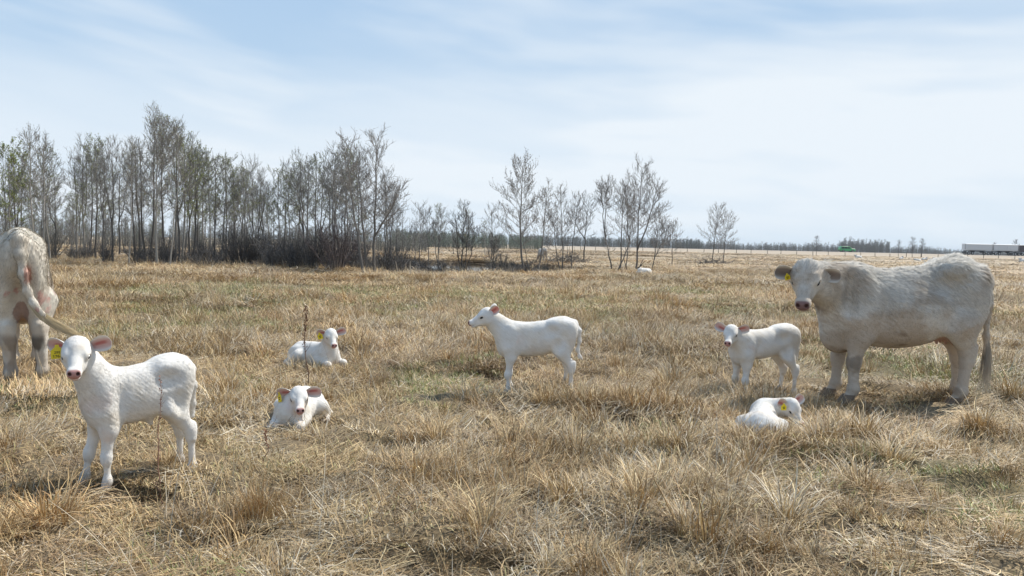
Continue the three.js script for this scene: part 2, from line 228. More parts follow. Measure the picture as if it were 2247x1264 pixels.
// --- trees that stand apart, each grown for itself: [foot x, foot y, top y, label, options]
{
  const bud = [[0.30, 0.26, 0.21], [0.38, 0.345, 0.30], [0.20, 0.17, 0.14]], pk = { bark: BARK.dark, barkTop: BARK.grey, branch: [0.245, 0.225, 0.205], buds: bud };
  const list = [
    [1148, 598, 346, 'tallest tree right of the pond, broad rounded bare crown', { ...pk, stems: [[-0.045, 0, 1, 1.15, 0]], low: 0.28, spread: 0.30, dens: 46, budN: 3, budL: 0.07, budW: 0.014 }],
    [1166, 594, 470, 'thin bare trunk leaning left just right of the tallest pond tree', { ...pk, stems: [[-0.26, 0, 1, 0.8, 0]], low: 0.5, dens: 12, spread: 0.2 }],
    [1176, 598, 402, 'bare tree leaning right with its crown over the grazing cow', { ...pk, stems: [[0.17, 0, 1, 1, 0]], low: 0.36, spread: 0.26, dens: 30, budN: 3, budL: 0.06, budW: 0.012 }],
    [1233, 592, 403, 'bare twin-stemmed tree growing from the brush pile right of the grazing cow', { ...pk, stems: [[-0.05, 0.02, 1, 0.9, 0], [-0.20, 0.05, 0.7, 0.75, 0]], low: 0.38, spread: 0.24, dens: 34, budN: 3 }],
    [1253, 590, 418, 'slim bare tree with a vase-shaped crown beside the brush pile', { ...pk, stems: [[0.09, 0, 1, 0.9, 0]], low: 0.45, spread: 0.25, dens: 28 }],
    [1277, 578, 432, 'dark crooked little tree standing in the pasture before the road', { ...pk, bark: [0.05, 0.044, 0.038], barkTop: BARK.dark, branch: [0.09, 0.08, 0.07], stems: [[0.10, 0, 1, 1.1, 0], [-0.28, 0, 0.75, 0.7, 0.4, 0]], low: 0.4, spread: 0.26, dens: 24, thick: 1.2 }],
    [1345, 593, 392, 'leaning tree with two upright wands, leftmost of the right clump', { ...pk, stems: [[-0.16, 0, 0.45, 1.15, 0], [-0.02, 0, 1, 0.7, 0.85, 0], [-0.10, 0, 0.93, 0.6, 0.85, 0]], low: 0.45, spread: 0.17, dens: 30 }],
    [1353, 597, 415, 'bare tree crossing its neighbour low down, left part of the right clump', { ...pk, stems: [[0.26, 0, 0.6, 1.0, 0], [-0.10, 0.05, 1, 0.8, 0.7, 0]], low: 0.36, spread: 0.24, dens: 30, budN: 3 }],
    [1362, 595, 402, 'upright bare tree in the middle of the right clump with spreading crown', { ...pk, stems: [[0.02, 0.05, 1, 0.95, 0]], low: 0.36, spread: 0.28, dens: 34, budN: 3 }],
    [1377, 592, 440, 'thin straight bare trunk between the two tall trees of the right clump', { ...pk, stems: [[0.06, -0.05, 1, 0.8, 0]], low: 0.4, spread: 0.20, dens: 24 }],
    [1395, 594, 356, 'tallest tree of the right clump, narrow upright bare crown', { ...pk, stems: [[0.05, 0, 1, 1.05, 0], [0.24, 0, 0.82, 0.85, 0.22, 0]], low: 0.34, spread: 0.25, dens: 44, budN: 3 }],
    [1432, 597, 462, 'bare tree with a forked base behind the white lying calf near the clump', { ...pk, stems: [[0.12, 0, 1, 0.95, 0], [0.26, 0.02, 0.75, 0.7, 0.25, 0]], low: 0.34, spread: 0.30, dens: 34 }],
    [1475, 584, 488, 'small rounded bare tree at the right end of the clump', { ...pk, stems: [[0, 0, 1, 1.05, 0]], low: 0.28, spread: 0.36, dens: 30 }],
    [1563, 580, 452, 'left tree of the lone pair in the open pasture', { ...pk, stems: [[0.08, 0, 1, 1.1, 0]], low: 0.28, spread: 0.33, dens: 40, budN: 3 }],
    [1584, 580, 468, 'right tree of the lone pair in the open pasture', { ...pk, stems: [[0.13, 0, 1, 1.1, 0]], low: 0.30, spread: 0.32, dens: 36, budN: 3 }],
    [797, 602, 300, 'tall bare tree sweeping left, in front at the right end of the middle grove', { ...pk, stems: [[-0.19, 0, 1, 1.15, 0]], low: 0.30, spread: 0.22, dens: 46, budN: 2 }],
    [806, 600, 318, 'tall bare tree close behind the left-sweeping one at the pond', { ...pk, stems: [[-0.10, -0.02, 1, 1.0, 0]], low: 0.34, spread: 0.20, dens: 36 }],
    [826, 600, 289, 'tallest bare tree of the middle grove, with a long branch reaching right', { ...pk, stems: [[-0.015, 0, 1, 1.15, 0], [0.24, 0.02, 0.62, 0.7, 0.30, 0]], low: 0.26, spread: 0.23, dens: 52, budN: 2 }],
    [918, 586, 430, 'slender bare tree standing in the pond, left of a row of three', { ...pk, stems: [[0.01, 0, 1, 0.85, 0], [-0.12, 0, 0.7, 0.6, 0.1, 0]], low: 0.42, spread: 0.24, dens: 24 }],
    [938, 584, 442, 'slender bare tree standing in the pond, middle of a row of three', { ...pk, stems: [[-0.02, 0, 1, 0.85, 0]], low: 0.42, spread: 0.24, dens: 22 }],
    [962, 584, 446, 'slender bare tree standing in the pond, right of a row of three', { ...pk, stems: [[0.05, 0, 1, 0.85, 0], [-0.1, 0, 0.8, 0.6, 0.2, 0]], low: 0.42, spread: 0.25, dens: 24 }],
    [1013, 592, 428, 'dark many-stemmed willow rising out of the pond water', { ...pk, bark: [0.04, 0.036, 0.032], barkTop: BARK.dark, branch: [0.10, 0.09, 0.08], stems: [[0.0, 0, 1, 1.2, 0], [0.14, 0.05, 0.88, 0.8, 0], [-0.15, 0.04, 0.82, 0.8, 0], [0.24, -0.05, 0.66, 0.6, 0]], low: 0.35, spread: 0.24, dens: 24 }],
    [1079, 590, 500, 'low dark tangled willow beside the pond, left of the tallest tree', { ...pk, bark: [0.04, 0.036, 0.032], barkTop: BARK.dark, branch: [0.14, 0.125, 0.108], stems: [[0.16, 0, 1, 1.3, 0], [0.02, 0.06, 0.8, 0.9, 0]], low: 0.36, spread: 0.36, dens: 24, n3: 4 }],
    [1075, 585, 440, 'loose thin tree with a pale crown behind the tangled willow', { ...pk, stems: [[0.02, 0, 1, 0.7, 0]], low: 0.35, spread: 0.25, dens: 26 }],
    [72, 578, 288, 'tall bare aspen at the far left above the cow seen from behind', { ...pk, bark: BARK.grey, barkTop: BARK.pale, stems: [[-0.01, 0, 1, 1, 0]], low: 0.36, spread: 0.18, dens: 46, buds: [[0.19, 0.19, 0.11], [0.24, 0.23, 0.16]] }],
    [92, 580, 306, 'bare aspen with a wide airy crown right of the far left cow', { ...pk, bark: BARK.grey, barkTop: BARK.pale, stems: [[0.05, 0, 1, 0.95, 0]], low: 0.34, spread: 0.22, dens: 44, buds: [[0.19, 0.19, 0.11], [0.24, 0.23, 0.16]] }],
    [344, 585, 232, 'tallest aspen of the left grove, its top well above the rest', { ...pk, thick: 0.72, bark: [0.29, 0.275, 0.245], barkTop: BARK.pale, stems: [[-0.015, 0, 1, 1, 0], [0.12, 0, 0.9, 0.55, 0.45, 0]], low: 0.36, spread: 0.16, dens: 60, buds: [[0.28, 0.30, 0.12], [0.22, 0.20, 0.15]] }],
    [281, 583, 326, 'pale-trunked young aspen at the front of the left grove', { ...pk, thick: 0.72, bark: [0.29, 0.275, 0.245], barkTop: BARK.pale, stems: [[0.04, 0, 1, 0.8, 0]], low: 0.45, spread: 0.15, dens: 30, buds: [[0.28, 0.30, 0.12]] }],
    [372, 588, 280, 'slender aspen leaning right beside the tallest of the left grove', { ...pk, thick: 0.72, bark: [0.29, 0.275, 0.245], barkTop: BARK.pale, stems: [[0.10, 0, 1, 0.8, 0]], low: 0.42, spread: 0.15, dens: 38, buds: [[0.28, 0.30, 0.12]] }],
    [22, 575, 318, 'aspen hazed with fresh yellow-green leaves at the left frame edge', { ...pk, bark: BARK.grey, stems: [[0, 0, 1, 1, 0]], low: 0.34, spread: 0.20, dens: 42, buds: [[0.24, 0.28, 0.07], [0.31, 0.335, 0.10], [0.19, 0.225, 0.06]], budN: 7, budL: 0.06, budW: 0.022 }],
    [48, 573, 332, 'second fresh-leaved aspen from the left edge, just behind the cow', { ...pk, bark: BARK.grey, stems: [[0.02, 0, 1, 0.9, 0]], low: 0.34, spread: 0.20, dens: 38, buds: [[0.24, 0.28, 0.07], [0.31, 0.335, 0.10], [0.19, 0.225, 0.06]], budN: 7, budL: 0.06, budW: 0.022 }],
    [402, 582, 305, 'aspen with a light green haze of leaves right of the tallest grove tree', { ...pk, bark: BARK.grey, stems: [[0.03, 0, 1, 0.9, 0]], low: 0.34, spread: 0.17, dens: 40, buds: [[0.24, 0.28, 0.08], [0.28, 0.30, 0.11]], budN: 5, budL: 0.055, budW: 0.018 }],
  ];
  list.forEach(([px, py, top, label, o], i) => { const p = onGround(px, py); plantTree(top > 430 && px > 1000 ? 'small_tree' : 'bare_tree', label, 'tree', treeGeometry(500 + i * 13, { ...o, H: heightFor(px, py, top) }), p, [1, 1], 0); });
}
// --- the two groves: a few grown forms, planted many times
{
  const bud = [[0.25, 0.23, 0.18], [0.26, 0.265, 0.13], [0.18, 0.16, 0.13]], B = { bark: [0.078, 0.07, 0.062], barkTop: [0.19, 0.175, 0.155], branch: [0.225, 0.212, 0.195], buds: bud };
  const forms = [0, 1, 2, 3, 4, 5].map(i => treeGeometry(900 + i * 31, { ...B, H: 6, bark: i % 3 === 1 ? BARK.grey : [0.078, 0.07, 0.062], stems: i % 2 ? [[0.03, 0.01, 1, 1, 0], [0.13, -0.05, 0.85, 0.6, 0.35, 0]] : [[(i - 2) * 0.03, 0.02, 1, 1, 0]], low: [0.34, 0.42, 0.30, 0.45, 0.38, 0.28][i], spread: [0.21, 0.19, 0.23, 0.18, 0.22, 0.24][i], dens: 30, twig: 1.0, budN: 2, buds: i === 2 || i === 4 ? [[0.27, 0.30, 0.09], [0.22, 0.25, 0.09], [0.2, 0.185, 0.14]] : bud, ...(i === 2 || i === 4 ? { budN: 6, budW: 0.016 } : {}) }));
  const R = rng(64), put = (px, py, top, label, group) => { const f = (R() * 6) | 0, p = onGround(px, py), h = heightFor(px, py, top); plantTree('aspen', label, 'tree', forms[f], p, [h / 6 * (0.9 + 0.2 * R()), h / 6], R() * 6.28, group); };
  const L1 = 'slim bare aspen within the crowded left grove behind the pasture', G1 = 'aspens crowding the left grove';
  for (const [x, t] of [[8, 345], [36, 350], [110, 325], [122, 345], [154, 420], [165, 330], [184, 302], [199, 322], [214, 306], [230, 326], [247, 303], [262, 332], [292, 316], [306, 308], [319, 300], [332, 262], [358, 262], [384, 288], [392, 268], [414, 300], [424, 318], [437, 335], [450, 352]]) put(x + (R() - 0.5) * 4, 562 + 22 * R(), t + 6 * R(), L1, G1);
  const L2 = 'dark bare tree in the low dense right part of the left grove', G2 = 'dark trees at the right of the left grove';
  for (const [x, t] of [[462, 346], [474, 340], [488, 344], [500, 352], [513, 364], [527, 370], [541, 358], [555, 352], [566, 368], [578, 388], [592, 420], [604, 428]]) put(x, 568 + 18 * R(), t + 6 * R(), L2, G2);
  const L3 = 'dark bare tree crowded in the middle grove, left of its tall front trees', G3 = 'trees crowded in the middle grove';
  for (const [x, t] of [[618, 372], [628, 350], [640, 384], [652, 356], [664, 340], [677, 344], [690, 338], [704, 362], [718, 334], [731, 322], [752, 312], [768, 330], [786, 322], [845, 350], [858, 400], [872, 430]]) put(x, 574 + 18 * R(), t + 6 * R(), L3, G3);
  const L4 = 'bare tree in the second row, seen between the trunks of the left grove', G4 = 'second-row trees behind the left grove';
  for (let i = 0; i < 26; i++) { const x = 10 + i * 23 + R() * 14; put(x, 546 + 10 * R(), (x > 120 && x < 165 || x > 570 ? 450 : 400) + 50 * R(), L4, G4); }
  const L5 = 'small bare tree behind the pond, seen between the middle grove and willow', G5 = 'small trees behind the pond';
  for (let i = 0; i < 12; i++) put(640 + i * 38 + R() * 20, 556 + 8 * R(), 450 + 45 * R(), L5, G5);
}
// --- shrubs
{
  const forms = [shrubGeometry(71, 2.2, 34, [0.085, 0.08, 0.076], 0.55, 9), shrubGeometry(72, 2.2, 30, [0.115, 0.094, 0.09], 0.75, 11), shrubGeometry(73, 2.2, 26, [0.11, 0.10, 0.085], 0.65, 9)], R = rng(8);
  for (const [px, py, top, f, label] of [[521, 586, 488, 0, 'dark willow bush fanning out at the front right of the left grove'], [553, 586, 500, 0, 'second dark willow bush, right of the fan-shaped one'], [584, 580, 505, 2, 'grey bush in the gap between the left and middle groves'], [640, 592, 510, 0, 'dark bush under the left end of the middle grove'],
    [686, 594, 500, 0, 'dark bush under the centre of the middle grove'], [738, 596, 465, 1, 'big reddish brown bush in the middle grove'], [768, 590, 490, 1, 'smaller reddish bush beside the big reddish one'], [300, 580, 525, 2, 'low grey bush between trunks of the left grove'], [110, 572, 500, 2, 'grey bush right behind the far left cow'], [440, 584, 520, 0, 'low dark bush right of the tallest left grove aspens'],
    [880, 590, 520, 0, 'dark bush at the left shore of the pond'], [1100, 592, 530, 2, 'grey bush left of the tallest pond tree'], [1200, 594, 560, 2, 'short grey scrub right of the leaning tree'], [235, 578, 530, 0, 'low dark bush at the front of the left grove'], [370, 584, 535, 0, 'low dark bush at the foot of the tallest left grove aspen'], [850, 596, 525, 0, 'dark bush at the foot of the tallest middle grove tree']]) {
    const p = onGround(px, py), h = heightFor(px, py, top); plantTree('willow_bush', label, 'bush', forms[f], p, [h / 2.2 * 1.05, h / 2.2], R() * 6.28, undefined, ['stems', 'twigs']);
  }
}
// --- undergrowth between the trunks
{
  const forms = [shrubGeometry(81, 1.2, 16, [0.125, 0.116, 0.108], 0.7, 7), shrubGeometry(82, 1.2, 18, [0.095, 0.088, 0.082], 0.9, 6)].map(f => mergeGeometries([f.trunk, f.crown])), R = rng(29), M = new THREE.Matrix4(), q = new THREE.Quaternion();
  forms.forEach((g, v) => {
    const n = 60, im = new THREE.InstancedMesh(g, twigMat, n);
    for (let i = 0; i < n; i++) {
      const px = R() < 0.25 ? 150 + 280 * R() : 440 + 440 * R(), dep = 37 + 34 * R() * R() + (px < 300 ? 4 : 0), p = atDepth(px, 540, dep), s = 0.25 + 1.15 * R() * R() + (dep > 45 ? 0.3 * R() : 0);
      q.setFromAxisAngle(V(0, 1, 0), R() * 6.28); M.compose(V(p.x, height(p.x, -dep), -dep), q, V(s * 1.3, s, s * 1.3)); im.setMatrixAt(i, M);
    }
    im.name = numbered('undergrowth'); im.userData.kind = 'stuff'; im.userData.label = 'dark leafless undergrowth between the trunks of both groves'; im.userData.category = 'undergrowth'; scene.add(im);
  });
}
// --- low dark brush round the pond
{
  const g0 = shrubGeometry(85, 1.0, 14, [0.085, 0.078, 0.072], 1.15, 6), g = mergeGeometries([g0.trunk, g0.crown]), R = rng(30), M = new THREE.Matrix4(), q = new THREE.Quaternion(), n = 110, im = new THREE.InstancedMesh(g, twigMat, n);
  for (let i = 0; i < n; i++) {
    const px = 830 + 370 * Math.pow(R(), 0.9), dep = 38.5 + (R() < 0.35 ? 4 * R() : 22 * R()), p = atDepth(px, 540, dep), s = 0.22 + 0.5 * R() * R();
    q.setFromAxisAngle(V(0, 1, 0), R() * 6.28); M.compose(V(p.x, Math.max(height(p.x, -dep), -0.2), -dep), q, V(s * 1.6, s, s * 1.6)); im.setMatrixAt(i, M);
  }
  im.name = 'pond_brush'; im.userData.kind = 'stuff'; im.userData.label = 'low dark brush and dead twigs along the pond'; im.userData.category = 'brush'; scene.add(im);
}
// --- fallen wood
{
  const R = rng(33), log = (a, b, r, c, label, name = 'fallen_log') => {
    const A = onGround(...a), Bp = onGround(...b), W = new Wood(), n = 8, pts = [], L = A.distanceTo(Bp); let m = V();
    for (let i = 0; i <= n; i++) { const p = A.clone().lerp(Bp, i / n); p.y = Math.max(height(p.x, p.z), -0.2) + r * 0.8 + 0.04 * Math.sin(i * 1.3) * L * 0.12 + (a[2] || 0) * (1 - i / n); p.x += (R() - 0.5) * 0.05 * L * 0.3; pts.push(p); }
    m.copy(pts[0]); pts.forEach(p => p.sub(m)); W.tube(pts, pts.map((_, i) => r * (1 - 0.55 * i / n)), 7, c);
    const stubs = []; for (let k = 0; k < 4; k++) { const Br = new Wood(); stubs.push(Br); const s = along(pts, 0.3 + 0.7 * R()), bb = grow(R, s, V(R() - 0.5, 0.3 + R() * 0.7, R() - 0.5).normalize(), 0.3 + 0.5 * R(), 3, 0.4, 0); Br.tube(bb, [0.02, 0.016, 0.012, 0.008].map(x => x * r / 0.06), 4, c); }
    const t = thing(name, label, 'log', m.toArray()); part('log_trunk', W.geo(), barkMat, t); stubs.forEach(b => part('branch', b.geo(), barkMat, t));
  };
  const dk = [0.06, 0.052, 0.045], pl = [0.42, 0.36, 0.28], gr = [0.22, 0.19, 0.155];
  log([860, 603], [902, 606], 0.07, pl, 'pale fallen log in the grass in front of the pond');
  log([1043, 592], [1086, 598], 0.08, gr, 'grey log lying along the near pond shore below the willow');
  log([905, 573], [952, 590], 0.10, dk, 'long dark log slanting through the pond below the three slender trees');
  log([840, 588], [905, 592], 0.09, dk, 'dark log at the left end of the pond among stumps');
  log([955, 594], [1000, 593], 0.07, dk, 'dark log floating left of the many-stemmed willow');
  log([1055, 583], [1076, 593], 0.08, dk, 'dark stick leaning in the water beside the tangled willow');
  log([1110, 590], [1140, 597], 0.07, gr, 'grey log against the foot of the tallest pond tree');
  log([1362, 598], [1400, 597], 0.11, dk, 'dark log lying in the grass under the right clump');
  log([600, 592], [640, 590], 0.07, pl, 'pale fallen log before the gap between the groves');
  log([680, 598], [730, 600], 0.07, gr, 'grey fallen log in front of the middle grove');
  log([1150, 603], [1185, 608], 0.05, pl, 'thin pale stick lying in the grass below the leaning tree');
  log([110, 572], [160, 548], 0.08, dk, 'dark fallen tree slanting up right of the far left cow');
  const pile = (px, py, w, h, n, c, label) => {
    const b = onGround(px, py), W = new Wood(), t = thing('brush_pile', label, 'brush pile', [b.x, height(b.x, b.z), b.z]);
    for (let k = 0; k < n; k++) { const u = (R() - 0.5) * 2, y = h * (1 - u * u) * R(), s = V(u * w / 2, y, (R() - 0.5) * w * 0.4), d = V(R() - 0.5, (R() - 0.45) * 0.6, R() - 0.5).normalize(), bb = grow(R, s, d, 0.4 + 0.9 * R(), 4, 0.35, -0.02), r = 0.012 + 0.022 * R() * R(); W.tube(bb, bb.map((_, i) => r * (1 - 0.6 * i / 4)), 4, vary2(R, c, 0.6)); }
    part('branches', W.geo(), barkMat, t).userData.kind = 'stuff';
  };
  pile(1243, 580, 3.4, 0.65, 320, [0.16, 0.14, 0.115], 'heap of dead grey branches under the twin-stemmed tree');
  pile(1568, 582, 2.9, 0.50, 260, [0.15, 0.13, 0.11], 'heap of dead branches at the foot of the lone pair of trees');
  pile(1120, 594, 2.0, 0.5, 140, [0.10, 0.088, 0.075], 'tangle of dead branches at the pond shore under the tallest tree');
  pile(880, 594, 2.4, 0.6, 160, [0.07, 0.06, 0.052], 'tangle of dark dead branches at the left end of the pond');
  log([1523, 560], [1545, 583], 0.03, gr, 'bare dead branch sticking up left of the lone pair of trees', 'dead_branch');
}
// ------------------------------------------------------------------ far off: woods, road, fence, traffic
{
  const ROADZ = -245, RT = 1.15;
  // road on a low bank
  const prof = [[12, -0.3], [7, 0.25], [5.2, RT - 0.12], [4.6, RT], [-4.6, RT], [-5.2, RT - 0.12], [-9, -0.3]], pos = [], idx = [], xs = []; for (let x = -700; x <= 700; x += 20) xs.push(x);
  const col = [];
  for (const x of xs) prof.forEach(([dz, y], k) => { pos.push(x, y + 0.12 * noise(x * 0.05, k, 3), ROADZ + dz); const n = 0.03 * noise(x * 0.3, k * 3.1, 5); col.push(...(k >= 3 && k <= 4 ? [0.44 + n, 0.39 + n, 0.35 + n] : [0.42 + n, 0.345 + n, 0.26 + n])); });
  const m = prof.length; for (let i = 0; i < xs.length - 1; i++) for (let k = 0; k < m - 1; k++) { const a = i * m + k, b = a + m; idx.push(a, b, a + 1, b, b + 1, a + 1); }
  const g = new THREE.BufferGeometry(); g.setAttribute('position', new THREE.Float32BufferAttribute(pos, 3)); g.setAttribute('color', new THREE.Float32BufferAttribute(col, 3)); g.setIndex(idx); g.computeVertexNormals();
  structure('road', g, new THREE.MeshStandardMaterial({ vertexColors: true, roughness: 0.95, side: THREE.DoubleSide }));
  // fence before the road
  const f = thing('wire_fence', 'long wire fence on thin posts along the near side of the far road', 'fence', [0, 0, ROADZ + 20]), R = rng(12);
  const pg = new THREE.CylinderGeometry(0.07, 0.08, 1.4, 6); pg.translate(0, 0.7, 0); const pm = std(0.10, 0.085, 0.07);
  for (let x = -40; x <= 210; x += 4.6) { const p = part('fence_post', pg, pm, f), X = x + (R() - 0.5) * 0.8; p.position.set(X, height(X, ROADZ + 20) - 0.1, 0); p.scale.y = 0.85 + 0.3 * R(); p.rotation.z = (R() - 0.5) * 0.1; }
  for (const y of [0.45, 0.8, 1.15]) { const w = new THREE.CylinderGeometry(0.012, 0.012, 250, 4); w.rotateZ(Math.PI / 2); w.translate(85, y, 0.09); part('fence_wire', w, std(0.22, 0.20, 0.18), f); }
  // woods
  const lite = [0, 1, 2].map(i => { const t = treeGeometry(3000 + i, { H: 6, dens: 16, low: 0.12, spread: 0.16, ang0: 0.8, n2: 3, n3: 3, budN: 2, twig: 2.2, thick: 1.0, budL: 0.16, budW: 0.03, bark: BARK.dark, barkTop: BARK.grey, branch: [0.21, 0.20, 0.19], buds: i ? [[0.22, 0.21, 0.19], [0.18, 0.17, 0.155]] : [[0.20, 0.22, 0.15], [0.22, 0.23, 0.17]] }); return mergeGeometries([t.trunk, t.crown]); });
  function wood(name, label, n, fx, seed, tint) {
    const Rr = rng(seed), per = [[], [], []]; for (let i = 0; i < n; i++) { const [px, d, h] = fx(Rr, i / n), p = atDepth(px, 540, d); per[(Rr() * 3) | 0].push([p.x, d, h, Rr()]); }
    per.forEach((L, v) => {
      if (!L.length) return; const im = new THREE.InstancedMesh(lite[v], twigMat, L.length), M = new THREE.Matrix4(), q = new THREE.Quaternion(), c = new THREE.Color();
      L.forEach(([x, d, h, r], i) => { q.setFromAxisAngle(V(0, 1, 0), r * 6.28); const s = h / 6; M.compose(V(x, height(x, -d) - 0.1, -d), q, V(s * (1 + 0.5 * r), s, s * (1 + 0.5 * r))); im.setMatrixAt(i, M); const k = 0.8 + 0.4 * r; im.setColorAt(i, c.setRGB(tint[0] * k, tint[1] * k, tint[2] * k)); });
      im.name = numbered(name); im.userData.kind = 'stuff'; im.userData.label = label; im.userData.category = 'wood'; scene.add(im);
    });
  }
  wood('background_wood', 'grey leafless wood behind the left and middle groves', 1000, R => { const px = -60 + 1000 * Math.pow(R(), 0.8); return [px, 98 + 45 * R() * R(), mix(4.2, 2.7, clamp(px / 900)) * (0.45 + 0.6 * R())]; }, 41, [1, 1, 0.95]);
  wood('middle_wood', 'green-grey wood beyond the pond field', 900, R => { const px = 860 + 330 * R(); return [px, 190 + 60 * R(), (4.6 - 0.8 * (px - 860) / 330) * (0.6 + 0.45 * R())]; }, 42, [0.9, 1.05, 0.9]);
  wood('dark_wood', 'dark band of wood beyond the road, middle of the picture', 900, R => [1120 + 420 * R(), 330 + 60 * R(), 5.6 * (0.65 + 0.35 * R())], 43, [0.8, 0.85, 0.85]);
  wood('distant_wood', 'distant leafless wood beyond the road at the right', 2600, R => { const px = 1480 + 780 * R(), bump = px > 1840 && px < 1950 ? 1.5 : px > 2060 ? 0.75 : 0.95 + 0.35 * noise(px * 0.02, 3.3); return [px, 420 + 80 * R(), 5.6 * bump * (0.5 + 0.6 * R() * R() + 0.1 * R())]; }, 44, [1, 1, 1]);
  // small trees by the road
  const sm = [0, 1].map(i => treeGeometry(3100 + i, { H: 5, dens: 24, low: 0.3, spread: 0.26, n2: 3.4, n3: 4, twig: 2.2, thick: 1.5, bark: BARK.dark, barkTop: BARK.dark, branch: [0.12, 0.10, 0.095], buds: [[0.14, 0.11, 0.10]], budL: 0.1, budW: 0.02 }));
  [[1790, 521, 'little dark-trunked tree by the roadside fence left of the green car'], [1970, 529, 'small dark tree by the fence, first right of the green car'], [2001, 524, 'thin dark tree by the fence, second right of the green car'], [2022, 526, 'thin dark tree by the fence, third right of the green car'], [2180, 535, 'little tree behind the truck trailers'], [2226, 528, 'round little tree behind the truck cab']].forEach(([px, top, label], i) => {
    const d = i > 3 ? 300 : 222, p = atDepth(px, 540, d), y0 = height(p.x, -d), tp = atDepth(px, top, d).y; plantTree('roadside_tree', label, 'tree', sm[i % 2], V(p.x, 0, -d), [(tp - y0) / 5, (tp - y0) / 5], i, undefined);
  });
  // green car: profile with wheel arches, facing right
  {
    const s = new THREE.Shape(); s.moveTo(-2.4, 0.42); s.lineTo(-2.42, 1.0); s.quadraticCurveTo(-2.35, 1.62, -2.05, 1.74); s.lineTo(0.35, 1.76); s.quadraticCurveTo(0.75, 1.70, 1.15, 1.18); s.lineTo(2.2, 1.0); s.quadraticCurveTo(2.45, 0.9, 2.42, 0.42); s.lineTo(1.95, 0.36); s.absarc(1.52, 0.38, 0.43, 0, Math.PI, false); s.lineTo(-0.98, 0.36); s.absarc(-1.42, 0.38, 0.43, 0, Math.PI, false); s.lineTo(-2.4, 0.42);
    const body = new THREE.ExtrudeGeometry(s, { depth: 1.7, bevelEnabled: true, bevelSize: 0.06, bevelThickness: 0.08, bevelSegments: 3, curveSegments: 10 }); body.translate(0, 0, -0.85);
    const p = atDepth(1863, 540, 241), t = thing('car', 'bright green estate car driving right on the far road', 'car', [p.x, RT, ROADZ + 2], 0);
    part('body', body, new THREE.MeshPhysicalMaterial({ color: lin(0.05, 0.33, 0.11), roughness: 0.35, clearcoat: 0.6 }), t);
    const gl = std(0.012, 0.016, 0.02, 0.1), win = pts => { const w = new THREE.Shape(); pts.forEach(([x, y], i) => i ? w.lineTo(x, y) : w.moveTo(x, y)); const g = new THREE.ExtrudeGeometry(w, { depth: 1.90, bevelEnabled: false }); g.translate(0, 0, -0.95); part('window', g, gl, t); };
    win([[-2.15, 1.12], [-1.98, 1.60], [-1.15, 1.62], [-1.15, 1.12]]); win([[-1.05, 1.12], [-1.05, 1.62], [-0.25, 1.62], [-0.25, 1.12]]); win([[-0.15, 1.12], [-0.15, 1.62], [0.32, 1.60], [0.92, 1.14]]);
    const ws = new THREE.Shape(); ws.moveTo(0.52, 1.66); ws.lineTo(1.08, 1.22); ws.lineTo(1.12, 1.25); ws.lineTo(0.56, 1.69); const wg = new THREE.ExtrudeGeometry(ws, { depth: 1.5, bevelEnabled: false }); wg.translate(0.02, 0.03, -0.75); part('windscreen', wg, gl, t);
    const wheel = (x, z) => { const a = new THREE.TorusGeometry(0.27, 0.10, 10, 20); const m = part('wheel', a, std(0.02, 0.02, 0.02, 0.8), t); m.position.set(x, 0.36, z); const r = new THREE.CylinderGeometry(0.22, 0.22, 0.12, 16); r.rotateX(Math.PI / 2); part('rim', r, std(0.35, 0.35, 0.36, 0.35, { metalness: 0.7 }), m); };
    for (const x of [-1.42, 1.52]) for (const z of [-0.82, 0.82]) wheel(x, z);
    const bump = new RoundedBoxGeometry(0.14, 0.28, 1.7, 2, 0.05); for (const x of [-2.44, 2.42]) { const m = part('bumper', bump, std(0.02, 0.02, 0.02, 0.6), t); m.position.set(x, 0.52, 0); }
    const hl = new RoundedBoxGeometry(0.12, 0.16, 0.34, 2, 0.04); for (const z of [-0.66, 0.66]) { part('headlight', hl, std(0.7, 0.7, 0.68, 0.2), t).position.set(2.38, 0.86, z); part('tail_light', hl, std(0.35, 0.02, 0.02, 0.3), t).position.set(-2.40, 1.0, z); }
    const rail = new THREE.CylinderGeometry(0.025, 0.025, 2.1, 6); rail.rotateZ(Math.PI / 2); for (const z of [-0.7, 0.7]) part('roof_rail', rail, std(0.3, 0.3, 0.3, 0.4), t).position.set(-0.9, 1.83, z);
  }
  // road train: tractor and two hopper trailers driving right
  {
    const silver = std(0.60, 0.605, 0.61, 0.5), dark = std(0.03, 0.03, 0.035, 0.7), tarp = std(0.72, 0.72, 0.72, 0.6), tyre = std(0.02, 0.02, 0.02, 0.85), hub = std(0.4, 0.4, 0.4, 0.4, { metalness: 0.6 });
    const wheel = (t, x, z) => { const a = new THREE.TorusGeometry(0.36, 0.16, 8, 18); const m = part('wheel', a, tyre, t); m.position.set(x, 0.52, z); const r = new THREE.CylinderGeometry(0.28, 0.28, 0.2, 14); r.rotateX(Math.PI / 2); part('rim', r, hub, m); };
    function trailer(px, len, label, axles) {
      const p = atDepth(px, 540, 242), t = thing('grain_trailer', label, 'trailer', [p.x, RT, ROADZ + 2], 0);
      const s = new THREE.Shape(); s.moveTo(-1.15, 1.45); s.lineTo(1.15, 1.45); s.lineTo(1.28, 1.75); s.lineTo(1.28, 3.35); s.lineTo(-1.28, 3.35); s.lineTo(-1.28, 1.75); s.closePath();
      const b = new THREE.ExtrudeGeometry(s, { depth: len, bevelEnabled: true, bevelSize: 0.03, bevelThickness: 0.03, bevelSegments: 2 }); b.rotateY(Math.PI / 2); part('hopper_box', b, silver, t);
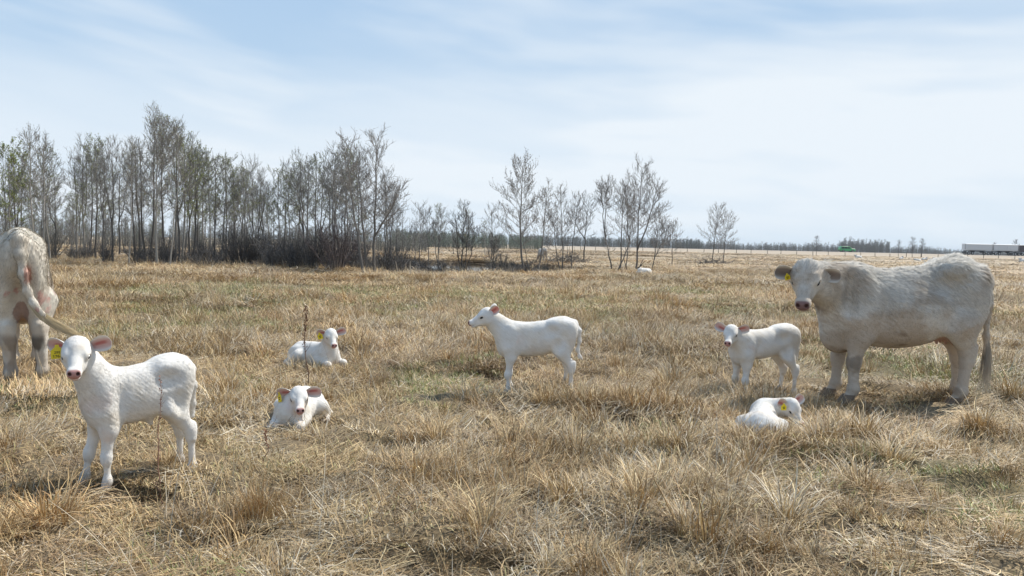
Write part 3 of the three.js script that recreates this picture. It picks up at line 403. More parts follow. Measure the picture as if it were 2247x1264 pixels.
      const r = new THREE.CylinderGeometry(1.3, 1.3, len + 0.1, 20, 1, false, 0, Math.PI); r.scale(1, 1, 1); r.rotateZ(Math.PI / 2); r.rotateX(0); const rg = r; rg.scale(1, 0.12, 1); rg.translate(len / 2, 3.38, 0); part('roof_tarp', rg, tarp, t);
      const rib = new THREE.BoxGeometry(0.07, 1.62, 0.08); for (let x = 0.4; x < len; x += 0.95) for (const z of [-1.33, 1.33]) part('side_rib', rib, silver, t).position.set(x, 2.55, z);
      part('side_rail', new THREE.BoxGeometry(len + 0.1, 0.14, 2.76), tarp, t).position.set(len / 2, 3.34, 0);
      part('frame', new THREE.BoxGeometry(len, 0.25, 1.0), dark, t).position.set(len / 2, 1.22, 0);
      for (const x of [len * 0.33, len * 0.67]) { const h = new THREE.CylinderGeometry(1.25, 0.35, 0.75, 4); h.rotateY(Math.PI / 4); part('hopper_chute', h, dark, t).position.set(x, 1.1, 0); }
      part('mud_flap', new THREE.BoxGeometry(0.04, 0.6, 2.3), dark, t).position.set(-0.05, 0.75, 0);
      const lad = new THREE.BoxGeometry(0.05, 1.7, 0.5); part('ladder', lad, hub, t).position.set(-0.08, 2.5, 0.7);
      for (const x of axles) for (const z of [-1.05, 1.05]) wheel(t, x, z);
    }
    trailer(2118, 8.2, 'rear silver grain trailer of the truck on the far road', [0.9, 2.1, 7.1]);
    trailer(2178, 7.6, 'front silver grain trailer, coupled right behind the truck cab', [0.7, 1.9, 6.3, 7.0]);
    const p = atDepth(2233, 540, 242), t = thing('truck', 'dark truck cab pulling two grain trailers, cut by the right frame edge', 'truck', [p.x, RT, ROADZ + 2], 0), paint = std(0.05, 0.03, 0.035, 0.3), glass = std(0.015, 0.02, 0.025, 0.08);
    part('sleeper', new RoundedBoxGeometry(2.0, 2.2, 2.3, 3, 0.15), paint, t).position.set(1.2, 2.3, 0); part('cab', new RoundedBoxGeometry(1.5, 1.7, 2.2, 3, 0.12), paint, t).position.set(2.85, 2.05, 0); part('bonnet', new RoundedBoxGeometry(1.9, 1.1, 1.9, 3, 0.15), paint, t).position.set(4.4, 1.6, 0);
    for (const z of [-1.1, 1.1]) part('window', new RoundedBoxGeometry(0.8, 0.6, 0.04, 2, 0.015), glass, t).position.set(2.9, 2.45, z);
    part('windscreen', new RoundedBoxGeometry(0.05, 0.65, 1.9, 2, 0.02), glass, t).position.set(3.6, 2.5, 0); part('frame', new THREE.BoxGeometry(5.6, 0.3, 1.0), dark, t).position.set(2.4, 0.95, 0);
    for (const z of [-0.95, 0.95]) { const e = new THREE.CylinderGeometry(0.09, 0.09, 2.6, 10); part('exhaust_stack', e, hub, t).position.set(0.12, 2.6, z); const k = new THREE.CylinderGeometry(0.32, 0.32, 1.3, 14); k.rotateZ(Math.PI / 2); part('fuel_tank', k, hub, t).position.set(1.9, 0.85, z); }
    for (const x of [0.2, 1.3, 4.6]) for (const z of [-1.0, 1.0]) wheel(t, x, z);
  }
}

scene.fog = new THREE.FogExp2(new THREE.Color().setRGB(0.72, 0.82, 0.92), 0.0002);
// ------------------------------------------------------------------ animals: a field of smoothly joined limbs, meshed as one skin
function cap(a, b, ra, rb, k = 0.05, sq = 1) { return { t: 0, a, b, ra, rb, k, sq, ab: [b[0] - a[0], b[1] - a[1], (b[2] - a[2]) / sq] }; }
function ell(c, r, k = 0.05, m = null) { return { t: 1, c, r, k, m }; }
function rotZ(deg) { const t = deg * Math.PI / 180, c = Math.cos(t), s = Math.sin(t); return [c, s, 0, -s, c, 0, 0, 0, 1]; } // rows: own axes
function dist(q, x, y, z) {
  if (q.t === 0) {
    const s = q.sq, px = x - q.a[0], py = y - q.a[1], pz = (z - q.a[2]) / s, v = q.ab;
    let h = (px * v[0] + py * v[1] + pz * v[2]) / (v[0] * v[0] + v[1] * v[1] + v[2] * v[2] + 1e-12); h = h < 0 ? 0 : h > 1 ? 1 : h;
    const ex = px - v[0] * h, ey = py - v[1] * h, ez = pz - v[2] * h;
    return (Math.sqrt(ex * ex + ey * ey + ez * ez) - (q.ra + (q.rb - q.ra) * h)) * (s < 1 ? s : 1);
  }
  let px = x - q.c[0], py = y - q.c[1], pz = z - q.c[2]; const m = q.m, r = q.r;
  if (m) { const ax = m[0] * px + m[1] * py + m[2] * pz, ay = m[3] * px + m[4] * py + m[5] * pz, az = m[6] * px + m[7] * py + m[8] * pz; px = ax; py = ay; pz = az; }
  const a = px / r[0], b = py / r[1], c = pz / r[2], k0 = Math.sqrt(a * a + b * b + c * c);
  if (k0 < 1e-6) return -Math.min(r[0], r[1], r[2]);
  const d = a / r[0], e = b / r[1], f = c / r[2], k1 = Math.sqrt(d * d + e * e + f * f);
  return k0 * (k0 - 1) / k1;
}
const smin = (a, b, k) => { const h = k - Math.abs(a - b); return h > 0 ? Math.min(a, b) - h * h / (4 * k) : Math.min(a, b); };
function fieldAt(prims, cuts, x, y, z) {
  let d = 1e3;
  for (let i = 0; i < prims.length; i++) d = smin(d, dist(prims[i], x, y, z), prims[i].k);
  for (let i = 0; i < cuts.length; i++) d = -smin(-d, dist(cuts[i], x, y, z), cuts[i].k);
  return d;
}
// surface nets on a sparse grid
function skin(prims, cuts, h) {
  const lo = [1e9, 1e9, 1e9], hi = [-1e9, -1e9, -1e9];
  for (const q of prims) for (let k = 0; k < 3; k++) {
    const R = q.t ? Math.max(...q.r) : Math.max(q.ra, q.rb) * Math.max(1, q.sq);
    for (const c of q.t ? [q.c] : [q.a, q.b]) { lo[k] = Math.min(lo[k], c[k] - R - 2 * h); hi[k] = Math.max(hi[k], c[k] + R + 2 * h); }
  }
  const B = 8, N = [0, 1, 2].map(k => Math.ceil((hi[k] - lo[k]) / h / B) * B), [nx, ny, nz] = N, F = new Float32Array(nx * ny * nz);
  const at = (i, j, k) => (k * ny + j) * nx + i, rad = Math.sqrt(3) * (B / 2 + 1) * h;
  for (let bz = 0; bz < nz; bz += B) for (let by = 0; by < ny; by += B) for (let bx = 0; bx < nx; bx += B) {
    const cx = lo[0] + (bx + B / 2 - 0.5) * h, cy = lo[1] + (by + B / 2 - 0.5) * h, cz = lo[2] + (bz + B / 2 - 0.5) * h;
    let dm = 1e9; const ds = prims.map(q => { const d = dist(q, cx, cy, cz); if (d < dm) dm = d; return d; });
    const d0 = fieldAt(prims, cuts, cx, cy, cz), far = Math.abs(d0) > rad * 1.9 + 0.02;
    const ps = far ? null : prims.filter((q, i) => ds[i] < dm + 3.2 * rad + q.k);
    const cs = far ? null : cuts.filter(q => dist(q, cx, cy, cz) < rad * 1.6 + q.k);
    for (let k = 0; k < B; k++) for (let j = 0; j < B; j++) for (let i = 0; i < B; i++)
      F[at(bx + i, by + j, bz + k)] = far ? d0 : fieldAt(ps, cs, lo[0] + (bx + i) * h, lo[1] + (by + j) * h, lo[2] + (bz + k) * h);
  }
  const ids = new Int32Array(nx * ny * nz).fill(-1), pos = [], idx = [];
  const C = [[0, 0, 0], [1, 0, 0], [0, 1, 0], [1, 1, 0], [0, 0, 1], [1, 0, 1], [0, 1, 1], [1, 1, 1]], E = [[0, 1], [2, 3], [4, 5], [6, 7], [0, 2], [1, 3], [4, 6], [5, 7], [0, 4], [1, 5], [2, 6], [3, 7]];
  const off = C.map(c => at(c[0], c[1], c[2])), v = new Float32Array(8);
  for (let k = 0; k < nz - 1; k++) for (let j = 0; j < ny - 1; j++) for (let i = 0; i < nx - 1; i++) {
    const o = at(i, j, k); let m = 0;
    for (let c = 0; c < 8; c++) { v[c] = F[o + off[c]]; if (v[c] < 0) m |= 1 << c; }
    if (m === 0 || m === 255) continue;
    let x = 0, y = 0, z = 0, n = 0;
    for (const [a, b] of E) if ((v[a] < 0) !== (v[b] < 0)) { const t = v[a] / (v[a] - v[b]); x += C[a][0] + (C[b][0] - C[a][0]) * t; y += C[a][1] + (C[b][1] - C[a][1]) * t; z += C[a][2] + (C[b][2] - C[a][2]) * t; n++; }
    ids[o] = pos.length / 3; pos.push(lo[0] + (i + x / n) * h, lo[1] + (j + y / n) * h, lo[2] + (k + z / n) * h);
  }
  const quad = (a, b, c, d, flip) => { if (a < 0 || b < 0 || c < 0 || d < 0) return; flip ? idx.push(a, c, b, a, d, c) : idx.push(a, b, c, a, c, d); };
  for (let k = 1; k < nz - 1; k++) for (let j = 1; j < ny - 1; j++) for (let i = 1; i < nx - 1; i++) {
    const o = at(i, j, k), s = F[o] < 0;
    if (s !== (F[o + 1] < 0)) quad(ids[o], ids[o - nx], ids[o - nx - nx * ny], ids[o - nx * ny], s === false ? false : true);
    if (s !== (F[o + nx] < 0)) quad(ids[o], ids[o - nx * ny], ids[o - 1 - nx * ny], ids[o - 1], s === false ? false : true);
    if (s !== (F[o + nx * ny] < 0)) quad(ids[o], ids[o - 1], ids[o - 1 - nx], ids[o - nx], s === false ? false : true);
  }
  const g = new THREE.BufferGeometry(); g.setAttribute('position', new THREE.Float32BufferAttribute(pos, 3)); g.setIndex(idx); g.computeVertexNormals();
  // outward normals whatever the winding
  const p = g.attributes.position, nn = g.attributes.normal; let s = 0;
  for (let i = 0; i < p.count; i += 97) { const e = h * 0.7; s += Math.sign(fieldAt(prims, cuts, p.getX(i) + nn.getX(i) * e, p.getY(i) + nn.getY(i) * e, p.getZ(i) + nn.getZ(i) * e)); }
  if (s < 0) { for (let i = 0; i < idx.length; i += 3) { const t = idx[i + 1]; idx[i + 1] = idx[i + 2]; idx[i + 2] = t; } g.setIndex(idx); g.computeVertexNormals(); }
  return g;
}
const add3 = (a, b) => [a[0] + b[0], a[1] + b[1], a[2] + b[2]];

// a frame for the head: origin at the back of the skull, x to the nose, y up
function headFrame(at, dir, up, L) {
  const x = V(...dir).normalize(), z = V().crossVectors(x, V(...up)).normalize(), y = V().crossVectors(z, x);
  const P = (a, b, c) => [at[0] + (x.x * a + y.x * b + z.x * c) * L, at[1] + (x.y * a + y.y * b + z.y * c) * L, at[2] + (x.z * a + y.z * b + z.z * c) * L];
  const rows = [x.x, x.y, x.z, y.x, y.y, y.z, z.x, z.y, z.z];
  const inv = (px, py, pz) => { const a = px - at[0], b = py - at[1], c = pz - at[2]; return [(a * x.x + b * x.y + c * x.z) / L, (a * y.x + b * y.y + c * y.z) / L, (a * z.x + b * z.y + c * z.z) / L]; };
  return { x, y, z, P, rows, inv, L, vec: (a, b, c) => V(0, 0, 0).addScaledVector(x, a).addScaledVector(y, b).addScaledVector(z, c) };
}
function headPrims(f, cow) {
  const L = f.L, E = (c, r, k) => ell(f.P(...c), r.map(v => v * L), k * L, f.rows), K = (a, b, ra, rb, k) => cap(f.P(...a), f.P(...b), ra * L, rb * L, k * L);
  const w = cow ? 1.0 : 1, p = cow ? [
    E([0.20, 0.00, 0], [0.25, 0.25, 0.245 * w], 0.16), E([0.07, 0.16, 0], [0.13, 0.12, 0.15], 0.14),
    K([0.28, 0.045, 0], [0.80, -0.015, 0], 0.185 * w, 0.118, 0.14)] : [
    E([0.23, 0.01, 0], [0.28, 0.30, 0.250], 0.16), E([0.16, 0.16, 0], [0.17, 0.15, 0.175], 0.14),
    K([0.34, 0.05, 0], [0.82, -0.015, 0], 0.200, 0.115, 0.14)];
  for (const s of [-1, 1]) cow ? p.push(
    E([0.35, 0.10, s * 0.175 * w], [0.12, 0.085, 0.075], 0.10), K([0.24, -0.13, s * 0.11 * w], [0.66, -0.145, s * 0.045], 0.135, 0.085, 0.10),
    E([0.90, 0.012, s * 0.072], [0.075, 0.066, 0.056], 0.06)) : p.push(
    E([0.40, 0.10, s * 0.190], [0.13, 0.095, 0.070], 0.10), K([0.26, -0.16, s * 0.12], [0.68, -0.150, s * 0.045], 0.150, 0.085, 0.11),
    E([0.90, 0.012, s * 0.072], [0.075, 0.066, 0.052], 0.06));
  p.push(E([0.875, -0.055, 0], [0.115, 0.120, cow ? 0.128 : 0.122], 0.10), E([0.83, -0.175, 0], [0.105, 0.055, 0.095], 0.07), E([0.945, -0.02, 0], [0.055, 0.085, 0.115], 0.05));
  const cuts = [];
  for (const s of [-1, 1]) { cuts.push(E([0.995, 0.020, s * 0.076], [0.045, 0.034, 0.030], 0.02)); cuts.push(E(cow ? [0.40, 0.055, s * 0.243] : [0.44, 0.045, s * 0.258], [0.066, 0.040, 0.032], 0.03)); }
  cuts.push(E([0.90, -0.135, 0], [0.14, 0.010, 0.20], 0.018));
  return { p, cuts };
}
// an ear: a cupped leaf with thickness; its hollow faces the way "face" points
function earGeometry(base, out, face, len, wid, cOut, cIn, cRim, curl = 1, cDeep = null) {
  const o = out.clone().normalize(), f = face.clone().addScaledVector(o, -face.dot(o)).normalize(), s = V().crossVectors(o, f), NU = 14, NV = 10, pos = [], col = [], idx = [];
  for (const side of [1, 0]) for (let i = 0; i <= NU; i++) for (let j = 0; j <= NV; j++) {
    const u = i / NU, v = j / NV * 2 - 1, w = wid * (0.30 + 0.70 * Math.pow(Math.sin(Math.PI * clamp(0.06 + 0.80 * u)), 0.9)) * (u > 0.82 ? Math.sqrt(Math.max(0, 1 - ((u - 0.82) / 0.18) ** 2)) : 1) * 0.5;
    const cup = (0.75 - 0.45 * u) * curl, ang = v * cup * 1.5, edge = Math.max(Math.abs(v), 0.0);
    const lat = Math.sin(ang) / Math.max(0.3, cup * 1.5) * w, dep = -(Math.cos(ang) - Math.cos(cup * 1.5)) / Math.max(0.3, cup * 1.5) * w * 1.3;
    const th = side ? 0 : -0.055 * wid * (1.6 - edge) * (1.3 - u), bend = -0.10 * len * u * u;
    const p = base.clone().addScaledVector(o, u * len).addScaledVector(s, lat * (side ? 1 : 1.02)).addScaledVector(f, dep + th).addScaledVector(V(0, 1, 0), bend * 0.5);
    pos.push(p.x, p.y, p.z);
    const inn = side && edge < 0.80 && u < 0.93 && u > 0.05;
    const c = inn ? lerp3(lerp3(cIn, cRim, 0.10 + 0.55 * sstep(0.30, 0.80, edge)), cDeep || cIn, 0.8 * sstep(0.34, 0.10, Math.abs(v + 0.1)) * sstep(0.1, 0.3, u) * sstep(0.85, 0.6, u)) : side ? cRim : cOut; col.push(...c);
  }
  const n = (NU + 1) * (NV + 1);
  for (const side of [0, 1]) for (let i = 0; i < NU; i++) for (let j = 0; j < NV; j++) {
    const a = side * n + i * (NV + 1) + j, b = a + 1, c = a + NV + 1, d = c + 1;
    side ? idx.push(a, b, c, b, d, c) : idx.push(a, c, b, b, c, d);
  }
  for (let i = 0; i < NU; i++) for (const j of [0, NV]) { const a = i * (NV + 1) + j, b = a + NV + 1; idx.push(a, b, a + n, b, b + n, a + n); }
  const g = new THREE.BufferGeometry(); g.setAttribute('position', new THREE.Float32BufferAttribute(pos, 3)); g.setAttribute('color', new THREE.Float32BufferAttribute(col, 3)); g.setIndex(idx); g.computeVertexNormals();
  return g;
}
// a cloven hoof on the ground at the origin, toe along +x
function hoofGeometry(s) {
  const gs = [];
  for (const z of [-1, 1]) {
    const g = new THREE.CylinderGeometry(0.020, 0.031, 0.05, 10, 2); g.scale(1.25, 1, 0.78);
    const p = g.attributes.position; for (let i = 0; i < p.count; i++) { const y = p.getY(i); p.setX(i, p.getX(i) - y * 0.5 + (p.getX(i) > 0.015 ? 0.008 : 0)); if (p.getX(i) > 0.02) p.setY(i, y > 0 ? y - 0.012 : y); }
    g.translate(0.004, 0.025, z * 0.019); g.scale(s, s, s); g.computeVertexNormals(); gs.push(g);
  }
  return mergeGeometries(gs);
}
// hair: thin blades that lie on the skin
function furGeometry(g, n, seed, dirAt, lenAt, widAt, liftAt, colorOf) {
  const R = rng(seed), P = g.attributes.position, N = g.attributes.normal, C = g.attributes.color, I = g.index.array, T = I.length / 3, cum = new Float32Array(T);
  const a = V(), b = V(), c = V(), e1 = V(), e2 = V(); let tot = 0;
  for (let t = 0; t < T; t++) { a.fromBufferAttribute(P, I[t * 3]); b.fromBufferAttribute(P, I[t * 3 + 1]); c.fromBufferAttribute(P, I[t * 3 + 2]); e1.subVectors(b, a); e2.subVectors(c, a); tot += e1.cross(e2).length() / 2; cum[t] = tot; }
  const pos = [], col = [], nor = [], idx = [], nv = V(), d = V(), w = V(), m = V(), tip = V(), q = V();
  for (let k = 0; k < n; k++) {
    const r = R() * tot; let lo = 0, hi = T - 1; while (lo < hi) { const md = (lo + hi) >> 1; if (cum[md] < r) lo = md + 1; else hi = md; }
    let u = R(), v = R(); if (u + v > 1) { u = 1 - u; v = 1 - v; }
    const i0 = I[lo * 3], i1 = I[lo * 3 + 1], i2 = I[lo * 3 + 2], w0 = 1 - u - v;
    q.set(0, 0, 0).addScaledVector(a.fromBufferAttribute(P, i0), w0).addScaledVector(b.fromBufferAttribute(P, i1), u).addScaledVector(c.fromBufferAttribute(P, i2), v);
    nv.set(0, 0, 0).addScaledVector(a.fromBufferAttribute(N, i0), w0).addScaledVector(b.fromBufferAttribute(N, i1), u).addScaledVector(c.fromBufferAttribute(N, i2), v).normalize();
    const len = lenAt(q, R()); if (len <= 0) continue;
    dirAt(q, d); d.x += (R() - 0.5) * 0.7; d.y += (R() - 0.5) * 0.7; d.z += (R() - 0.5) * 0.7;
    d.addScaledVector(nv, -d.dot(nv)).normalize();
    w.crossVectors(d, nv).multiplyScalar(widAt(q) * (0.7 + 0.6 * R()) / 2);
    const lift = liftAt(q) * (0.5 + R());
    m.copy(q).addScaledVector(d, len * 0.5).addScaledVector(nv, lift * len * 0.5 + 0.001); tip.copy(q).addScaledVector(d, len).addScaledVector(nv, lift * len * 0.8); q.addScaledVector(nv, -0.003);
    const o = pos.length / 3;
    for (const [p, s] of [[q, 1], [q, -1], [m, 0.9], [m, -0.9], [tip, 0]]) { pos.push(p.x + w.x * s, p.y + w.y * s, p.z + w.z * s); nor.push(nv.x + d.x * (p === tip ? 0.25 : 0), nv.y, nv.z); }
    const cr = colorOf(q, [C.getX(i0), C.getY(i0), C.getZ(i0)], R()); for (let s = 0; s < 5; s++) col.push(cr[0], cr[1], cr[2]);
    idx.push(o, o + 2, o + 1, o + 1, o + 2, o + 3, o + 2, o + 4, o + 3);
  }
  const f = new THREE.BufferGeometry(); f.setAttribute('position', new THREE.Float32BufferAttribute(pos, 3)); f.setAttribute('normal', new THREE.Float32BufferAttribute(nor, 3)); f.setAttribute('color', new THREE.Float32BufferAttribute(col, 3)); f.setIndex(idx);
  return f;
}
const coatMat = new THREE.MeshStandardMaterial({ vertexColors: true, roughness: 0.92 });
const furMat = new THREE.MeshPhysicalMaterial({ vertexColors: true, roughness: 0.95, side: THREE.DoubleSide, transmission: 0.3, thickness: 0 });
const coatHairMat = new THREE.MeshStandardMaterial({ vertexColors: true, roughness: 0.95, side: THREE.DoubleSide });
const earMat = new THREE.MeshPhysicalMaterial({ vertexColors: true, roughness: 0.95, side: THREE.DoubleSide, transmission: 0.25, thickness: 0 });
const eyeMat = std(0.008, 0.006, 0.005, 0.12), hoofMat = std(0.16, 0.12, 0.085, 0.7), tagMat = std(0.72, 0.56, 0.02, 0.5), tagDark = std(0.03, 0.03, 0.025, 0.6);

function legPoint(p, foot, fall, top) { const t = clamp(1 - p[1] / top); return [p[0] + foot[0] * t, p[1] - (fall || 0) * 0, p[2] + foot[1] * t]; }
// a standing calf in metres, x forward, y up, z its right side. feet: shift of each hoof [front right, front left, hind right, hind left]
function calfStanding(o) {
  const sl = o.slim || 0;
  const p = [
    ell([0.10, 0.556 + sl * 0.018, 0], [0.255, 0.166 - sl * 0.018, 0.118], 0.05), ell([-0.09, 0.572 + sl * 0.02, 0], [0.235, 0.150 - sl * 0.022, 0.114], 0.06),
    cap([0.20, 0.645, 0], [-0.05, 0.660, 0], 0.055, 0.062, 0.06, 1.15), cap([-0.05, 0.660, 0], [-0.26, 0.708, 0], 0.062, 0.076, 0.06, 1.15), ell([0.20, 0.652, 0], [0.12, 0.066, 0.058], 0.05),
    ell([-0.245, 0.672, 0], [0.148, 0.110, 0.114], 0.06), ell([0.298, 0.505, 0], [0.092, 0.128, 0.086], 0.05)];
  for (const s of [1, -1]) {
    const F = o.feet[s > 0 ? 0 : 1], H = o.feet[s > 0 ? 2 : 3], f = (x, y, z) => legPoint([x, y, s * z], F, 0, 0.50), h = (x, y, z) => legPoint([x, y, s * z], H, 0, 0.56);
    p.push(ell([-0.275, 0.565, s * 0.064], [0.106, 0.165, 0.058], 0.05, rotZ(8)), ell([-0.338, 0.665, s * 0.052], [0.052, 0.085, 0.046], 0.05), ell([-0.18, 0.722, s * 0.060], [0.06, 0.035, 0.04], 0.06),
      ell([0.245, 0.545, s * 0.080], [0.080, 0.160, 0.044], 0.05, rotZ(-14)),
      cap(f(0.275, 0.475, 0.076), f(0.250, 0.380, 0.078), 0.056, 0.043, 0.05), cap(f(0.250, 0.380, 0.078), f(0.265, 0.240, 0.075), 0.041, 0.028, 0.04), ell(f(0.270, 0.216, 0.075), [0.039, 0.046, 0.035], 0.022),
      cap(f(0.266, 0.195, 0.075), f(0.263, 0.102, 0.075), 0.0185, 0.0175, 0.02), ell(f(0.261, 0.084, 0.075), [0.030, 0.031, 0.028], 0.025), cap(f(0.266, 0.073, 0.075), f(0.290, 0.035, 0.075), 0.024, 0.025, 0.02),
      cap(h(-0.230, 0.465, 0.084), h(-0.318, 0.335, 0.080), 0.068, 0.035, 0.05), cap(h(-0.366, 0.350, 0.078), h(-0.345, 0.265, 0.078), 0.021, 0.030, 0.035), ell(h(-0.340, 0.307, 0.078), [0.042, 0.050, 0.031], 0.022),
      cap(h(-0.342, 0.265, 0.078), h(-0.336, 0.103, 0.078), 0.0205, 0.0190, 0.02), ell(h(-0.336, 0.086, 0.078), [0.032, 0.032, 0.029], 0.025), cap(h(-0.331, 0.075, 0.078), h(-0.306, 0.035, 0.078), 0.025, 0.026, 0.02));
  }
  if (o.navel) p.push(cap([-0.06, 0.425, 0], [-0.09, 0.375, 0], 0.034, 0.014, 0.04));
  const hooves = [[0.296, 0, 0.075, 0], [0.296, 0, -0.075, 1], [-0.299, 0, 0.078, 2], [-0.299, 0, -0.078, 3]].map(([x, y, z, i]) => legPoint([x, y, z], o.feet[i], 0, 0.5));
  if (o.xs) { for (const q of p) if (q.t) { q.c[0] *= o.xs; q.r[0] *= mix(o.xs, 1, 0.3); } else { q.a[0] *= o.xs; q.b[0] *= o.xs; q.ab[0] = q.b[0] - q.a[0]; } for (const h of hooves) h[0] *= o.xs; }
  const X = o.xs || 1, cuts = []; for (const z of [1, -1]) cuts.push(ell([-0.135, 0.655, z * 0.168], [0.075, 0.050, 0.062], 0.05), ell([0.13, 0.56, z * 0.170], [0.030, 0.12, 0.058], 0.045), ell([-0.20, 0.500, z * 0.165], [0.04, 0.07, 0.06], 0.05));
  return { p, cuts, hooves, neck: [[[0.22 * X, 0.645, 0], 0.072], [[0.29 * X, 0.555, 0], 0.094]] };
}
// a calf lying on its brisket, legs folded; side: +1 rolls its weight to show the left flank
function calfLying(o) {
  const p = [
    ell([0.10, 0.190, 0], [0.26, 0.150, 0.135], 0.05), ell([-0.10, 0.178, 0], [0.24, 0.145, 0.150], 0.06), cap([0.20, 0.282, 0], [-0.25, 0.262, 0], 0.050, 0.065, 0.06, 1.15),
    ell([0.20, 0.290, 0], [0.12, 0.055, 0.058], 0.05), ell([-0.26, 0.205, 0], [0.125, 0.105, 0.125], 0.05), ell([0.31, 0.19, 0], [0.10, 0.125, 0.092], 0.05)];
  for (const s of [1, -1]) {
    const z = s, hs = s === (o.hindOut || 0);
    p.push(ell([-0.21, 0.165, z * 0.115], [0.155, 0.118, 0.068], 0.05, rotZ(18)), cap([-0.09, 0.190, z * 0.175], [-0.27, 0.085, z * 0.200], 0.064, 0.036, 0.05), ell([-0.285, 0.075, z * 0.203], [0.043, 0.036, 0.031], 0.03));
    if (hs) p.push(cap([-0.285, 0.072, z * 0.203], [-0.06, 0.090, z * 0.275], 0.029, 0.025, 0.025), ell([-0.045, 0.090, z * 0.280], [0.032, 0.030, 0.029], 0.025), cap([-0.045, 0.088, z * 0.280], [0.01, 0.070, z * 0.295], 0.024, 0.025, 0.02));
    else p.push(cap([-0.285, 0.070, z * 0.203], [-0.10, 0.065, z * 0.222], 0.028, 0.024, 0.025), ell([-0.085, 0.064, z * 0.223], [0.031, 0.030, 0.028], 0.025), cap([-0.085, 0.062, z * 0.223], [-0.03, 0.055, z * 0.220], 0.023, 0.025, 0.02));
    p.push(ell([0.22, 0.19, z * 0.096], [0.083, 0.120, 0.046], 0.05, rotZ(-25)));
    const out = s === (o.stretch || 0);
    if (out) p.push(cap([0.24, 0.14, z * 0.10], [0.38, 0.095, z * 0.13], 0.050, 0.034, 0.05), ell([0.40, 0.093, z * 0.13], [0.037, 0.036, 0.032], 0.03), cap([0.40, 0.083, z * 0.13], [0.53, 0.070, z * 0.10], 0.026, 0.024, 0.025), ell([0.54, 0.07, z * 0.10], [0.031, 0.030, 0.028], 0.025), cap([0.54, 0.066, z * 0.10], [0.595, 0.055, z * 0.095], 0.024, 0.025, 0.02));
    else p.push(cap([0.22, 0.14, z * 0.105], [0.40, 0.125, z * 0.115], 0.050, 0.036, 0.05), ell([0.415, 0.115, z * 0.115], [0.037, 0.041, 0.034], 0.03), cap([0.405, 0.090, z * 0.115], [0.30, 0.062, z * 0.085], 0.027, 0.024, 0.025), ell([0.29, 0.06, z * 0.083], [0.031, 0.030, 0.028], 0.025), cap([0.29, 0.058, z * 0.083], [0.24, 0.052, z * 0.08], 0.023, 0.024, 0.02));
  }
  const st = o.stretch || 0;
  const ho = o.hindOut || 0, hooves = [ho === 1 ? [0.025, 0.045, 0.297] : [-0.015, 0.03, 0.220], ho === -1 ? [0.025, 0.045, -0.297] : [-0.015, 0.03, -0.220], st === 1 ? [0.61, 0.03, 0.094] : [0.225, 0.025, 0.08], st === -1 ? [0.61, 0.03, -0.094] : [0.225, 0.025, -0.08]];
  return { p, hooves, neck: [[[0.22, 0.285, 0], 0.078], [[0.30, 0.215, 0], 0.102]] };
}
